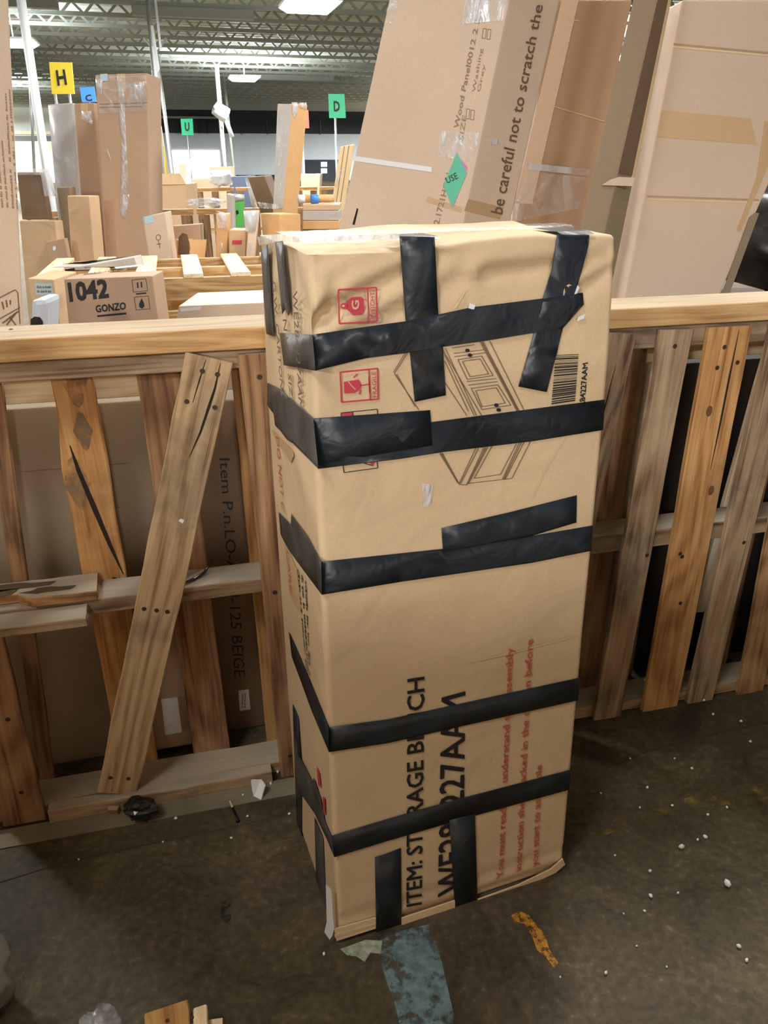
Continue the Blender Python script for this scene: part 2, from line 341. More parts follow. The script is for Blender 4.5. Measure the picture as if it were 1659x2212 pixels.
def scribble(name, quad, plane, mat, parent, rows, lift=.0011, seed=1, n=16, fill=.6):
    """rows of small print too small to read: short strokes"""
    r = random.Random(seed); q = [plane.hit(p, lift) for p in quad]; vs = []; fs = []
    for k in range(rows):
        v0 = (k+.5-fill/2)/rows; v1 = (k+.5+fill/2)/rows; u = 0
        while u < 1:
            w = r.uniform(.35, 1.0)/n; hgt = r.uniform(.55, 1)
            if r.random() < .82 and u+w < 1:
                i = len(vs); vs += [bil(q, u, v0), bil(q, u+w*.75, v0), bil(q, u+w*.75, v0+(v1-v0)*hgt), bil(q, u, v0+(v1-v0)*hgt)]; fs.append((i, i+1, i+2, i+3))
            u += w
    return mesh(name, vs, fs, mat, parent)
def tube(name, pts, r, mat, parent=None, n=8, base=None, smooth=True):
    vs = []; fs = []
    for i, p in enumerate(pts):
        t = (pts[min(i+1, len(pts)-1)]-pts[max(i-1, 0)]).normalized(); a = t.orthogonal().normalized(); b = t.cross(a); rr = r[i] if isinstance(r, (list, tuple)) else r
        vs += [p+a*rr*math.cos(2*math.pi*k/n)+b*rr*math.sin(2*math.pi*k/n) for k in range(n)]
    for i in range(len(pts)-1):
        for k in range(n): fs.append((i*n+k, i*n+(k+1) % n, (i+1)*n+(k+1) % n, (i+1)*n+k))
    fs += [tuple(reversed(range(n))), tuple((len(pts)-1)*n+k for k in range(n))]
    return mesh(name, vs, fs, mat, parent, base, smooth)
def blob(name, c, rad, mat, parent=None, seed=0, amp=.25, freq=3.0, sub=3, facet=False):
    bm = bmesh.new(); bmesh.ops.create_icosphere(bm, subdivisions=sub, radius=1.0)
    for v in bm.verts:
        d = v.co.normalized(); k = 1+amp*noise.noise(d*freq+V((seed*3.1, seed, 0)))*1.6
        if facet: k *= .85+.15*max(abs(d.x), abs(d.y), abs(d.z))*1.3
        v.co = V((d.x*rad[0], d.y*rad[1], d.z*rad[2]))*k
    zmin = min(v.co.z for v in bm.verts)
    vs = [v.co + V(c) - V((0, 0, zmin)) for v in bm.verts]; bm.verts.index_update(); fs = [tuple(v.index for v in f.verts) for f in bm.faces]; bm.free()
    return mesh(name, vs, fs, mat, parent, None if parent is not None else V(c), smooth=not facet)

# ------------------------------------------------------------------ cartons
def at_z(a, b, z): return a + (b-a)*((z-a.z)/(b.z-a.z))
def carton(label, quad, Y, depth, mat, yaw=0.0, zb=0.0, name='carton', r=.006, group=None, tape=None, flapline=True, cat='carton', keep=False, lean=None):
    """a carton whose front face has the corners QUAD (TL, TR, BR, BL in the photograph) at depth Y, standing on ZB"""
    pl = yplane(((quad[0][0]+quad[1][0])/2, (quad[0][1]+quad[1][1])/2), Y, yaw)
    tl, tr, br, bl = [pl.hit(p) for p in quad]
    if not keep:
        wb = V(tr-tl); wb.z = 0
        bl2 = at_z(tl, bl, zb); br2 = at_z(tr, br, zb)
        if (br2-bl2).length < wb.length*.7 or (br2-bl2).dot(wb) < 0 or (br2-bl2).length > wb.length*1.35:   # keep the carton square below what the photograph shows
            mid = (bl2+br2)/2; bl2 = mid-wb/2; br2 = mid+wb/2
        bl, br = bl2, br2
    back = -pl.n*depth
    base = (bl+br)/2 + back*.5; base.z = min(bl.z, br.z)
    t = thing(name, label, cat, base, group)
    c8 = [bl, br, br+back, bl+back, tl, tr, tr+back, tl+back]
    vs, fs = hexa_bevel(c8, r); body = mesh('carton_body', vs, fs, mat, t)
    top = Plane((tl+tr)/2, (tr-tl).cross(back).normalized() if (tr-tl).cross(back).z > 0 else -(tr-tl).cross(back).normalized())
    if tape:      # packing tape along the top seam, turned down over the front
        w = .024; mid = (tl+tr)/2; e = (tr-tl).normalized(); dn = (bl-tl).normalized(); n = pl.n; up = top.n
        a = [mid-e*w, mid+e*w]
        vs = [a[0]+n*.0015+dn*.09, a[1]+n*.0015+dn*.09, a[1]+n*.0015+up*.0015, a[0]+n*.0015+up*.0015, a[1]+back+up*.0015, a[0]+back+up*.0015]
        mesh('tape_strip', vs, [(0, 1, 2, 3), (3, 2, 4, 5)], M[tape], t)
    return t, pl, top
def three_edge_carton(label, Lq, Mq, Rq, Y, yawL, yawR, ztop, mat, zb=0.0, name='carton', lean=0.0):
    """a leaning carton from three of its upright edges (each two pixels): left face between L and M, right face between M and R"""
    n = V((0, -math.cos(lean), math.sin(lean)*-1)); d = ray(Mq[1]); o = EYE+d*(Y/d.y)
    mp = Plane(o, V((0, -math.cos(lean), -math.sin(lean)))); m0, m1 = mp.hit(Mq[0]), mp.hit(Mq[1]); ax = (m0-m1).normalized()
    dl = V((-math.cos(yawL), math.sin(yawL), 0)); dr = V((math.cos(yawR), math.sin(yawR), 0))
    nl = ax.cross(dl); nl = -nl if nl.y > 0 else nl; nr = ax.cross(dr); nr = -nr if nr.y > 0 else nr
    PL, PR = Plane(m1, nl), Plane(m1, nr)
    l0, l1 = PL.hit(Lq[0]), PL.hit(Lq[1]); r0, r1 = PR.hit(Rq[0]), PR.hit(Rq[1])
    top = [at_z(a, b, ztop) for a, b in ((l1, l0), (m1, m0), (r1, r0))]; bot = [at_z(a, b, zb) for a, b in ((l1, l0), (m1, m0), (r1, r0))]
    top.append(top[0]+top[2]-top[1]); bot.append(bot[0]+bot[2]-bot[1])
    base = sum(bot, V((0, 0, 0)))/4; base.z = zb
    t = thing(name, label, 'carton', base)
    vs, fs = hexa_bevel(bot+top, .006); mesh('carton_body', vs, fs, mat, t)
    return t, PL, PR
def label_patch(px, pl, t, mat='paper', name='paper_label', lift=.0015): return poly(name, px, pl, M[mat], t, lift)

# ================================================================== SETTING
def hp(s, t, z): return FE*s + FN*t + V((0, 0, z))          # the hall runs along the same axes as the pallet fence
def hall_box(name, a, b, mat, parent=None, r=0):
    (s0, t0, z0), (s1, t1, z1) = a, b
    vs, fs = hexa_bevel([hp(*p) for p in ((s0, t0, z0), (s1, t0, z0), (s1, t1, z0), (s0, t1, z0), (s0, t0, z1), (s1, t0, z1), (s1, t1, z1), (s0, t1, z1))], r)
    return mesh(name, vs, fs, mat, parent, None if parent is not None else V((0, 0, 0)))
floor = struct(hall_box('floor', (-34, -9, -.12), (34, 74, 0), M['floor'])); floor['base'] = [0, 0, 0]
ceiling = struct(hall_box('ceiling', (-34, -9, CEIL), (34, 74, CEIL+.15), M['ceil'])); ceiling['base'] = [0, 0, 0]
FAR = 71.0
wall = struct(hall_box('wall_back', (-34, FAR, 0), (34, FAR+.2, CEIL), M['wall_w'])); wall['base'] = [0, 0, 0]
struct(hall_box('wall_left', (-34.2, -9, 0), (-34, FAR, CEIL), M['wall_w']))
struct(hall_box('wall_right', (34, -9, 0), (34.2, FAR, CEIL), M['wall_w']))
wpl = Plane(FN*FAR, -FN)
# dark upper band of the far wall, cream panels left of it, the open dock door and two lit panes
def wall_rect(name, x0, y0, x1, y1, mat, parent, thick=.05):
    a, b = wpl.hit((x0, y0)), wpl.hit((x1, y1)); s0, s1 = a.dot(FE), b.dot(FE)
    return hall_box(name, (s0, FAR-thick, max(b.z, 0)), (s1, FAR-.001, min(a.z, CEIL)), mat, parent)
wall_rect('upper_wall_band', 336, 225, 1000, 291, M['wall_d'], wall)
wall_rect('cream_panel', -200, 306, 336, 420, M['cream'], wall)
wall_rect('cream_beam', -200, 281, 336, 292, M['cream'], wall, .3)
wall_rect('dark_strip', -200, 292, 336, 306, M['joist_dark'], wall, .02)  # plain dark strip below the cream beam
wall_rect('white_pipe', 340, 251, 478, 257, M['joist'], wall, .3)
for x in (382, 398, 428, 446, 520, 575, 690): wall_rect('band_rib', x, 256, x+3, 291, M['joist_dark'], wall, .12)
door = struct(wall_rect('door_1', 371, 325, 481, 420, M['daylight'], None, .08)); door['label'] = 'open dock door flooded with white daylight in the far wall'
for y in (350, 364): wall_rect('lit_window_pane', 693, y, 706, y+10, M['lit_pane'], wall, .1)
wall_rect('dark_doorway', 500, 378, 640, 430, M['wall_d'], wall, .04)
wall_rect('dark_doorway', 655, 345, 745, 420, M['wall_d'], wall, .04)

# steel joists under the deck: two chords and a zigzag web each
jv = []; jf = []
def jbar(a, b, w):
    d = (b-a).normalized(); p = V((0, 1, 0)); q = d.cross(p).normalized(); i = len(jv)
    for c in (a, b): jv.extend([c+(p+q)*w, c+(p-q)*w, c-(p+q)*w, c-(p-q)*w])
    jf.extend([(i, i+1, i+5, i+4), (i+1, i+2, i+6, i+5), (i+2, i+3, i+7, i+6), (i+3, i, i+4, i+7), (i+3, i+2, i+1, i), (i+4, i+5, i+6, i+7)])
jbar(V((-33, 0, -.04)), V((20, 0, -.04)), .045); jbar(V((-33, 0, -.34)), V((20, 0, -.34)), .05)
x = -33.0
while x < 19.4: jbar(V((x, 0, -.34)), V((x+.3, 0, -.04)), .032); jbar(V((x+.3, 0, -.04)), V((x+.6, 0, -.34)), .032); x += .6
jme = bpy.data.meshes.new('ceiling_joist'); jme.from_pydata([tuple(v) for v in jv], [], jf); jme.materials.append(M['joist'])
for k in range(31):
    o = bpy.data.objects.new('ceiling_joist', jme); link(o, ceiling); o.location = hp(0, 8+k*2.0, CEIL); o.rotation_euler = (0, 0, AL)
# ribs of the metal deck, pressed across the hall between the joists
rv = []; rf = []
t_ = 8.35
while t_ < 70:
    i = len(rv); rv += [hp(-33, t_, CEIL), hp(20, t_, CEIL), hp(20, t_+.05, CEIL-.07), hp(-33, t_+.05, CEIL-.07), hp(-33, t_+.2, CEIL-.07), hp(20, t_+.2, CEIL-.07), hp(20, t_+.25, CEIL), hp(-33, t_+.25, CEIL)]
    rf += [(i, i+1, i+2, i+3), (i+3, i+2, i+5, i+4), (i+4, i+5, i+6, i+7)]; t_ += .5
o = mesh('deck_ribs', rv, rf, M['ceil'], ceiling); o['kind'] = 'stuff'

# ------------------------------------------------------------------ lamps
VIS = {(-13.6, 28.0): ('lit square ceiling lamp at far left above the white column', (30, 90)), (-2.1, 22.4): ('lit square ceiling lamp nearest, above the leaning carton', (670, 10)), (-7.4, 41.0): ('small lit ceiling lamp farther off beyond the wrapped carton', (528, 168))}
for i, (x, y, pw, up) in enumerate(LAMPS):
    lab = VIS.get((x, y))
    p = V((x, y, LAMP_Z))
    if lab: p = Plane((0, 0, LAMP_Z), (0, 0, -1)).hit(lab[1])
    t = thing('ceiling_light', lab[0] if lab else 'unseen square warehouse lamp under the roof, some of these added for light', 'ceiling light', p, 'warehouse lamps' if not lab else 'lamps in the picture')
    h = .6
    vs, fs = hexa_bevel([p+FE*a*h+FN*b*h+V((0, 0, z)) for z in (0.0, .05) for a, b in ((-1, -1), (1, -1), (1, 1), (-1, 1))], .01); mesh('lamp_housing', vs, fs, M['white'], t)
    vs, fs = hexa_bevel([p+FE*a*h*k+FN*b*h*k+V((0, 0, z)) for z, k in ((-.11, .72), (-.002, .97)) for a, b in ((-1, -1), (1, -1), (1, 1), (-1, 1))], .02); mesh('diffuser', vs, fs, M['lamp'], t)
    tube('suspension_rod', [p+V((0, 0, .1)), p+V((0, 0, CEIL-LAMP_Z))], .012, M['steel'], t, 6)
    L = bpy.data.lights.new('lamp_light', 'AREA'); L.shape = 'SQUARE'; L.size = 1.1; L.energy = pw; L.color = (1.0, .975, .94)
    lo = bpy.data.objects.new('lamp_light', L); link(lo, t); lo.location = (0, 0, -.13)
    if up:      # added uplight that brightens the deck; the housing itself is closed
        U = bpy.data.lights.new('added_uplight', 'AREA'); U.shape = 'SQUARE'; U.size = 1.0; U.energy = pw*up; U.color = (.96, 1.0, .98)
        uo = bpy.data.objects.new('added_uplight', U); link(uo, t); uo.location = (0, 0, .13); uo.rotation_euler = (math.pi, 0, 0)

# ================================================================== TAPED CARTON (the subject)
CO = V((-.0982, 1.1074, 0)); CYAW, CLEAN, CSIDE = .3447, .055, .007
CW, CD, CL = .5458, .3723, 1.3964
cx = V((math.cos(CYAW), math.sin(CYAW), 0)); cy = V((-math.sin(CYAW), math.cos(CYAW), 0))
cz = (V((0, 0, 1))*math.cos(CLEAN) + cy*math.sin(CLEAN) + cx*math.sin(CSIDE)).normalized()
cfront = Plane(CO, -cx.cross(cz)*-1 if cx.cross(cz).dot(cy) < 0 else -cx.cross(cz)); cleft = Plane(CO, -cy.cross(cz) if cy.cross(cz).x > 0 else cy.cross(cz))
ctop = Plane(CO+cz*CL, (0, 0, 1))
big = thing('taped_carton', 'tall dented kraft carton wrapped in strips of black tape, standing on the concrete', 'carton', CO+(cx*CW+cy*CD)/2)
def carton_pt(w, d, h): return CO + cx*w + cy*d + cz*h
bm = bmesh.new(); bmesh.ops.create_cube(bm, size=1.0); bmesh.ops.subdivide_edges(bm, edges=list(bm.edges), cuts=79, use_grid_fill=True)
def ease(t): return t - math.sin(2*math.pi*t)/(2*math.pi)*.7
RR = .012
for v in bm.verts:
    u = [ease(c+.5) for c in v.co]; p = V((u[0]*CW, u[1]*CD, u[2]*CL)); dim = (CW, CD, CL)
    q = V([min(max(p[i], RR), dim[i]-RR) for i in range(3)]); dv = p-q
    if dv.length > 1e-6: p = q + dv.normalized()*min(RR, dv.length)
    w, d, h = p; top = max(0, 1-(CL-h)/.22); bot = max(0, 1-h/.10)
    n1 = noise.noise(V((w*14, d*14, h*14))); n2 = noise.noise(V((w*5+3, d*5, h*5)))
    fr = max(0, 1-d/.03); lf = max(0, 1-w/.03)
    corner = max(0, 1-math.hypot(w, CL-h)/.30)
    fold = math.sin((w*.55+(CL-h))*70+n2*2)                       # creases running off the crushed top-left corner
    dents = 0
    for (fw0, fh0, fw1, fh1, dep, wid) in ((.012, .115, .21, .030, .020, .012), (.04, .150, .25, .066, .014, .012), (.0, .16, .05, .06, .014, .012), (.30, .06, .52, .045, .010, .012), (.46, .10, .545, .06, .012, .010)):
        ax, ah = fw1-fw0, fh1-fh0; tt = ((w-fw0)*ax+((CL-h)-fh0)*ah)/(ax*ax+ah*ah); tc = min(max(tt, 0), 1)
        ex, eh = w-fw0-ax*tc, CL-h-fh0-ah*tc; sd = math.hypot(ex, eh)*(1 if ex*ah-eh*ax < 0 else -1)*-1
        dents += dep*(math.exp(-(sd/wid)**2) - .55*math.exp(-((sd-1.9*wid)/(1.2*wid))**2))*(.3+.7*(1-tc))
    d += fr*(dents + corner*(.005+.003*fold)+top*.004*(1+n1)+.0012*(1+n2)+bot*.004*(1+math.sin(h*120)))
    w += lf*(corner*.008*(1+n1)+.0015*(1+n2))
    w -= max(0, 1-(CW-w)/.03)*(.004*(1+n1)*top+.0015*(1+n2))
    h -= max(0, 1-(CL-h)/.02)*(.012*(1+n2)*.6+.006*n1+corner*.012+.008*math.exp(-((w-.12)/.09)**2)+.01*max(0, (w-.40)/.14)*0)
    v.co = carton_pt(w, d, h)
bm.verts.index_update(); vs = [v.co.copy() for v in bm.verts]; fs = [tuple(v.index for v in f.verts) for f in bm.faces]; bm.free()
mesh('carton_body', vs, fs, M['kraft'], big, smooth=True)
def Fp(name, px, mat='tape', lift=.0014, **k): return poly(name, px, cfront, M[mat], big, lift, **k)
def Lp(name, px, mat='tape_grey', lift=.0014, **k): return poly(name, px, cleft, M[mat], big, lift, **k)
# black tape on the front face
WR = dict(sub=3, wr=.006)
Fp('tape_strip', [(863, 510), (939, 512), (947, 680), (957, 750), (963, 854), (896, 868), (886, 765), (876, 690)], lift=.0016, **dict(sub=3, wr=.003))
Fp('tape_strip', [(1203, 506), (1273, 508), (1271, 530), (1264, 559), (1248, 616), (1242, 640), (1216, 709), (1200, 773), (1181, 847), (1120, 835), (1154, 719), (1173, 644), (1192, 581), (1200, 530)], lift=.0020, sub=3, wr=.006)
Fp('tape_strip', [(675, 723), (789, 706), (876, 694), (948, 679), (1018, 664), (1171, 645), (1259, 632), (1261, 658), (1216, 709), (1154, 719), (1050, 736), (957, 749), (881, 762), (789, 774), (681, 801)], lift=.0026, sub=4, wr=.010)
Fp('tape_strip', [(676, 904), (929, 886), (931, 912), (1307, 863), (1303, 929), (1152, 953), (955, 977), (860, 992), (687, 1013)], lift=.0016, sub=2, wr=.002)
Fp('tape_strip', [(675, 905), (929, 886), (934, 962), (686, 1004)], lift=.0024, sub=2, wr=.002)
Fp('tape_strip', [(692, 1214), (956, 1186), (1138, 1160), (1281, 1135), (1277, 1190), (1149, 1216), (860, 1258), (695, 1285)], lift=.0016, sub=3, wr=.004)
Fp('tape_strip', [(954, 1141), (1100, 1107), (1246, 1070), (1245, 1129), (1138, 1161), (957, 1192)], lift=.0023, sub=2, wr=.003)
Fp('tape_strip', [(708, 1572), (840, 1554), (1001, 1519), (1254, 1464), (1249, 1513), (1006, 1567), (840, 1605), (710, 1625)], lift=.0016, sub=1, wr=.001)
Fp('tape_strip', [(715, 1806), (877, 1758), (1000, 1724), (1234, 1663), (1230, 1706), (1027, 1762), (971, 1778), (840, 1816), (722, 1852)], lift=.0018, sub=1, wr=.001)
Fp('tape_strip', [(810, 1852), (830, 1846), (866, 1832), (868, 2005), (813, 2021)], lift=.0015, sub=1, wr=.001)
Fp('tape_strip', [(971, 1772), (1026, 1758), (1032, 1953), (983, 1968)], lift=.0026, sub=1, wr=.001)
# tape on the left face
Lp('tape_strip', [(604, 719), (674, 723), (681, 801), (613, 789)], sub=2, wr=.002)
Lp('tape_strip', [(577, 827), (608, 842), (616, 852), (649, 879), (676, 904), (687, 1012), (633, 958), (594, 919), (591, 894), (577, 875)], sub=3, wr=.006)
Lp('tape_strip', [(602, 1107), (628, 1134), (629, 1110), (637, 1123), (662, 1157), (693, 1214), (695, 1285), (651, 1226), (623, 1187), (606, 1154)], sub=2, wr=.003)
Lp('tape_strip', [(624, 1365), (645, 1414), (673, 1480), (709, 1572), (710, 1624), (673, 1536), (651, 1475), (630, 1419)], mat='tape', sub=1, wr=.001)
Lp('tape_strip', [(640, 1630), (650, 1640), (675, 1690), (677, 1680), (692, 1726), (701, 1775), (715, 1806), (722, 1852), (708, 1818), (680, 1758), (651, 1717), (638, 1698)], lift=.002, sub=2, wr=.003)
Lp('tape_strip', [(632, 1521), (644, 1550), (650, 1640), (651, 1717), (652, 1872), (645, 1862), (637, 1690)], mat='tape', sub=1, wr=.001)
Lp('tape_strip', [(679, 1765), (697, 1810), (702, 1910), (707, 1990), (697, 1975), (684, 1953)], sub=1, wr=.001)
Lp('tape_strip', [(563, 540), (578, 528), (583, 615), (591, 727), (575, 721)], sub=2, wr=.003)
Lp('tape_strip', [(594, 522), (611, 520), (614, 579), (626, 673), (623, 682), (616, 668), (609, 679)], sub=2, wr=.003)
# tape turned over the top, and the shiny clear tape along the top edge
def top_strip(name, w0, w1, d0, d1, mat, h=.001, n=6):
    vs = []; fs = []
    for i in range(n+1):
        d = d0+(d1-d0)*i/n
        for w in (w0, w1): vs.append(carton_pt(w, d, CL-.006 if i else CL-.010)+V((0, 0, h+.004)))
    for i in range(n): fs.append((2*i, 2*i+1, 2*i+3, 2*i+2))
    return mesh(name, vs, fs, mat, big)
def w_of(p): return (cfront.hit(p)-CO).dot(cx)
top_strip('tape_strip', w_of((863, 512)), w_of((939, 512)), -.001, .07, M['tape'], .002)
top_strip('tape_strip', w_of((1203, 505)), w_of((1273, 505)), -.001, .10, M['tape'], .002)
top_strip('clear_tape', .0, w_of((930, 512)), -.001, .12, M['film_gloss'], .003)
top_strip('clear_tape', -.001, CW*.98, .13, .19, M['film_gloss'], .002)
Fp('clear_tape', [(655, 515), (760, 508), (862, 506), (862, 516), (760, 519), (655, 526)], mat='film_gloss', lift=.002)
Fp('clear_tape', [(912, 1044), (936, 1047), (934, 1068), (930, 1090), (908, 1096), (915, 1070)], mat='film_gloss', lift=.0016)
Lp('clear_tape', [(556, 512), (600, 505), (652, 512), (650, 524), (600, 522), (560, 530)], mat='film_gloss', lift=.002)
for q in ([(1014, 655), (1027, 659), (1024, 669), (1012, 666)], [(1248, 616), (1252, 622), (1246, 634), (1241, 636)], [(1250, 684), (1264, 678), (1262, 688), (1246, 694)]): Fp('torn_paper', q, mat='paper', lift=.0030)
Fp('torn_flap_edge', [(978, 668), (1004, 628), (1008, 626), (985, 666)], mat='kraft_edge', lift=.0015)
# lettering of the front face (reads upwards)
def Ft(s, quad, mat, bold=.0): return text('printed_lettering', s, quad, cfront, M[mat], big, .0011, bold)
Ft('ITEM: STORAGE BENCH', [(911, 1953), (917, 1462), (880, 1468), (878, 1959)], 'black', .012)
Ft('WE284227AAM', [(1000, 1922), (1005, 1494), (954, 1508), (946, 1938)], 'black', .012)
Ft('You must read and understand the assembly', [(1092, 1891), (1114, 1397), (1094, 1402), (1072, 1900)], 'redtext', .004)
Ft('instruction sheet packed in the carton before', [(1131, 1877), (1157, 1379), (1136, 1384), (1112, 1884)], 'redtext', .004)
Ft('you start to assemble', [(1167, 1868), (1176, 1650), (1157, 1656), (1147, 1876)], 'redtext', .004)
Ft('284227AAM', [(1263, 874), (1270, 783), (1259, 785), (1251, 878)], 'black', .018)
# red care icons
def frame(px, mat, w): return lines('printed_icon_frame', [(px[i], px[(i+1) % len(px)]) for i in range(len(px))], cfront, M[mat], big, w)
frame([(731, 626), (813, 621), (815, 694), (733, 699)], 'red', 3.4); lines('printed_icon_frame', [((794, 622), (797, 696))], cfront, M['red'], big, 3)
kb = [(752, 648), (760, 642), (780, 641), (786, 646), (787, 674), (782, 680), (764, 681), (754, 672), (748, 668)]
Fp('weight_icon', kb, mat='red', lift=.0011)
Fp('weight_icon', [(744+8*math.cos(a*math.pi/5), 661+7*math.sin(a*math.pi/5)) for a in range(10)], mat='red', lift=.0011)
Fp('weight_icon_hole', [(742+3*math.cos(a*math.pi/4), 661+2.6*math.sin(a*math.pi/4)) for a in range(8)], mat='kraft', lift=.0018)
text('weight_letter', 'G', [(776, 668), (775, 649), (760, 650), (760, 669)], cfront, M['kraft'], big, .0019, .02)
text('printed_lettering', 'WEIGHT', [(811, 688), (809, 630), (800, 631), (801, 689)], cfront, M['red'], big, .0011)
frame([(735, 804), (816, 796), (817, 862), (738, 869)], 'red', 3.4); lines('printed_icon_frame', [((797, 798), (800, 864))], cfront, M['red'], big, 3)
Fp('fragile_icon', [(743, 825), (775, 820), (781, 832), (777, 842), (765, 849), (744, 850)], mat='red', lift=.0011)
lines('fragile_icon', [((778, 833), (797, 830)), ((797, 814), (799, 849)), ((764, 816), (772, 808)), ((776, 852), (780, 842))], cfront, M['red'], big, 3)
lines('fragile_icon_crack', [((752, 824), (760, 834)), ((760, 834), (768, 842))], cfront, M['kraft'], big, 2, .0019)
text('printed_lettering', 'FRAGILE', [(814, 858), (812, 803), (803, 804), (805, 859)], cfront, M['red'], big, .0011)
lines('printed_icon_frame', [((737, 906), (737, 892)), ((737, 892), (815, 884)), ((815, 884), (816, 896)), ((762, 890), (762, 904))], cfront, M['black'], big, 1.8)
Fp('printed_red_patch', [(738, 893), (761, 890), (762, 902), (738, 904)], mat='red', lift=.001)
lines('printed_icon_frame', [((741, 1004), (743, 1021)), ((743, 1021), (816, 1011)), ((816, 1011), (814, 993)), ((776, 998), (806, 1006))], cfront, M['black'], big, 1.8)
Fp('printed_red_patch', [(795, 998), (812, 996), (806, 1006)], mat='red', lift=.001)
Z8 = lambda a, b: ((820+a[0]/3.13, 460+a[1]/3.13), (820+b[0]/3.13, 460+b[1]/3.13))
Z2 = lambda a, b: ((860+a[0]/3.456, 860+a[1]/3.456), (860+b[0]/3.456, 860+b[1]/3.456))
def loop(*p): return [(p[i], p[(i+1) % len(p)]) for i in range(len(p))]
sg = [Z8(*q) for q in [((190, 945), (100, 1085)), ((175, 945), (93, 1078)), ((100, 1085), (265, 1330)), ((115, 1090), (240, 1310)), ((430, 930), (690, 1370)), ((445, 915), (655, 1370)), ((440, 1000), (600, 1340)), ((440, 960), (640, 1370)), ((445, 1150), (590, 1370)), ((680, 870), (930, 1340)), ((700, 870), (945, 1340)), ((690, 870), (938, 1340)), ((745, 865), (975, 1330)),
      ((590, 1140), (790, 1120)), ((600, 1165), (800, 1140)), ((490, 912), (640, 890)), ((500, 950), (705, 925)), ((505, 972), (715, 945))]
      + loop((530, 992), (690, 967), (768, 1100), (592, 1125)) + loop((560, 1003), (680, 987), (738, 1088), (612, 1108)) + loop((620, 1187), (800, 1162), (888, 1300), (692, 1330)) + loop((650, 1202), (790, 1182), (850, 1285), (692, 1310))]
sg += [Z2(*q) for q in [((330, 410), (455, 640)), ((310, 410), (445, 632)), ((320, 410), (450, 636)), ((580, 375), (455, 640)), ((600, 375), (465, 640)), ((640, 370), (510, 650)), ((655, 368), (517, 645)), ((670, 365), (525, 640)), ((700, 360), (570, 595)), ((885, 340), (765, 570)), ((905, 335), (780, 605)), ((920, 333), (790, 605)), ((940, 330), (800, 605)), ((990, 320), (850, 600)), ((565, 600), (770, 570)), ((520, 638), (850, 600)), ((455, 645), (515, 650))]]
lines('printed_bench_drawing', sg, cfront, M['brownprint'], big, 1.5)
for c in ((595, 930), (612, 962), (790, 1300), (806, 1332)):
    p = Z8(c, c)[0]; Fp('printed_handle', [(p[0]+5*math.cos(a*math.pi/4), p[1]+4*math.sin(a*math.pi/4)) for a in range(8)], mat='black', lift=.0012)
rb = random.Random(3); bq = [(1200, 767), (1250, 765), (1242, 870), (1191, 878)]; y = 0.0; bl = []
while y < .98:
    hgt = rb.choice((.008, .014, .022, .03)); L_ = lambda i, j: tuple(V(bq[i])*(1-y)+V(bq[j])*y)
    bl.append((L_(0, 3), L_(1, 2), hgt)); y += hgt+rb.choice((.008, .014, .022))
vs = []; fs = []
for a, b, hgt in bl:
    i = len(vs); dy = hgt*108; vs += [cfront.hit(p, .0011) for p in (a, b, (b[0]-hgt*8, b[1]+dy), (a[0]-hgt*9, a[1]+dy))]; fs.append((i, i+1, i+2, i+3))
mesh('printed_barcode', vs, fs, M['black'], big)
# lettering and marks of the left face (reads downwards)
def Lt(s, quad, mat, bold=.004): return text('printed_lettering', s, quad, cleft, M[mat], big, .0011, bold)
Lt('WE284227AAM', [(632, 630), (646, 880), (654, 888), (642, 628)], 'brownprint', .004)
Lt('G.W. CARTON', [(588, 608), (606, 838), (612, 844), (595, 607)], 'brownprint', .004)
Lt('N.W.   SIZE', [(611, 690), (628, 872), (634, 878), (619, 690)], 'brownprint', .003)
Lt('DO NOT C', [(595, 942), (608, 1100), (614, 1108), (602, 946)], 'redtext', .0)
Lt('CARE', [(618, 1187), (626, 1276), (631, 1284), (624, 1191)], 'redtext', .0)
scribble('small_print', [(640, 1225), (664, 1500), (674, 1525), (664, 1262)], cleft, M['black'], big, 3, seed=4, n=26, fill=.4)
Lp('printed_red_patch', [(684, 1655), (690, 1672), (693, 1702), (687, 1696)], mat='red', lift=.0011)
Lp('printed_red_patch', [(697, 1721), (701, 1724), (702, 1760), (698, 1757)], mat='red', lift=.0022)
lines('printed_red_line', [((653, 1832), (684, 1907))], cleft, M['red'], big, 4)
Lp('packing_tape', [(588, 928), (632, 975), (634, 985), (628, 1000), (590, 940)], mat='tape_brown', lift=.0009)
Lp('packing_tape', [(612, 1160), (640, 1230), (652, 1330), (626, 1290)], mat='tape_brown', lift=.0007)
poly('paper_tag', [(704, 1910), (716, 1922), (719, 1977), (722, 2006), (718, 2021), (712, 2030), (701, 2014), (706, 1992)], cfront, M['paper'], big, .004, .0012)
for q in ([(722, 2008), (812, 1983), (812, 2006), (727, 2033)], [(868, 1984), (983, 1946), (983, 1962), (868, 1999)], [(1032, 1944), (1120, 1912), (1190, 1878), (1216, 1855), (1221, 1868), (1200, 1886), (1120, 1922), (1032, 1954)]):
    Fp('bottom_fold', q, mat='kraft_edge', lift=.0035, thick=.003)
Fp('bottom_fold', [(722, 2020), (812, 1995), (812, 2000), (724, 2026)], mat='kraft', lift=.0045, thick=.001)
for a, b in (((700, 1288), (990, 1300)),): pass
lines('scuffed_crease', [((1020, 1430), (1100, 1412)), ((1100, 1412), (1240, 1374)), ((1222, 943), (1180, 1010)), ((1180, 1010), (1150, 1075))], cfront, M['kraft_edge'], big, 2.2, .0009)


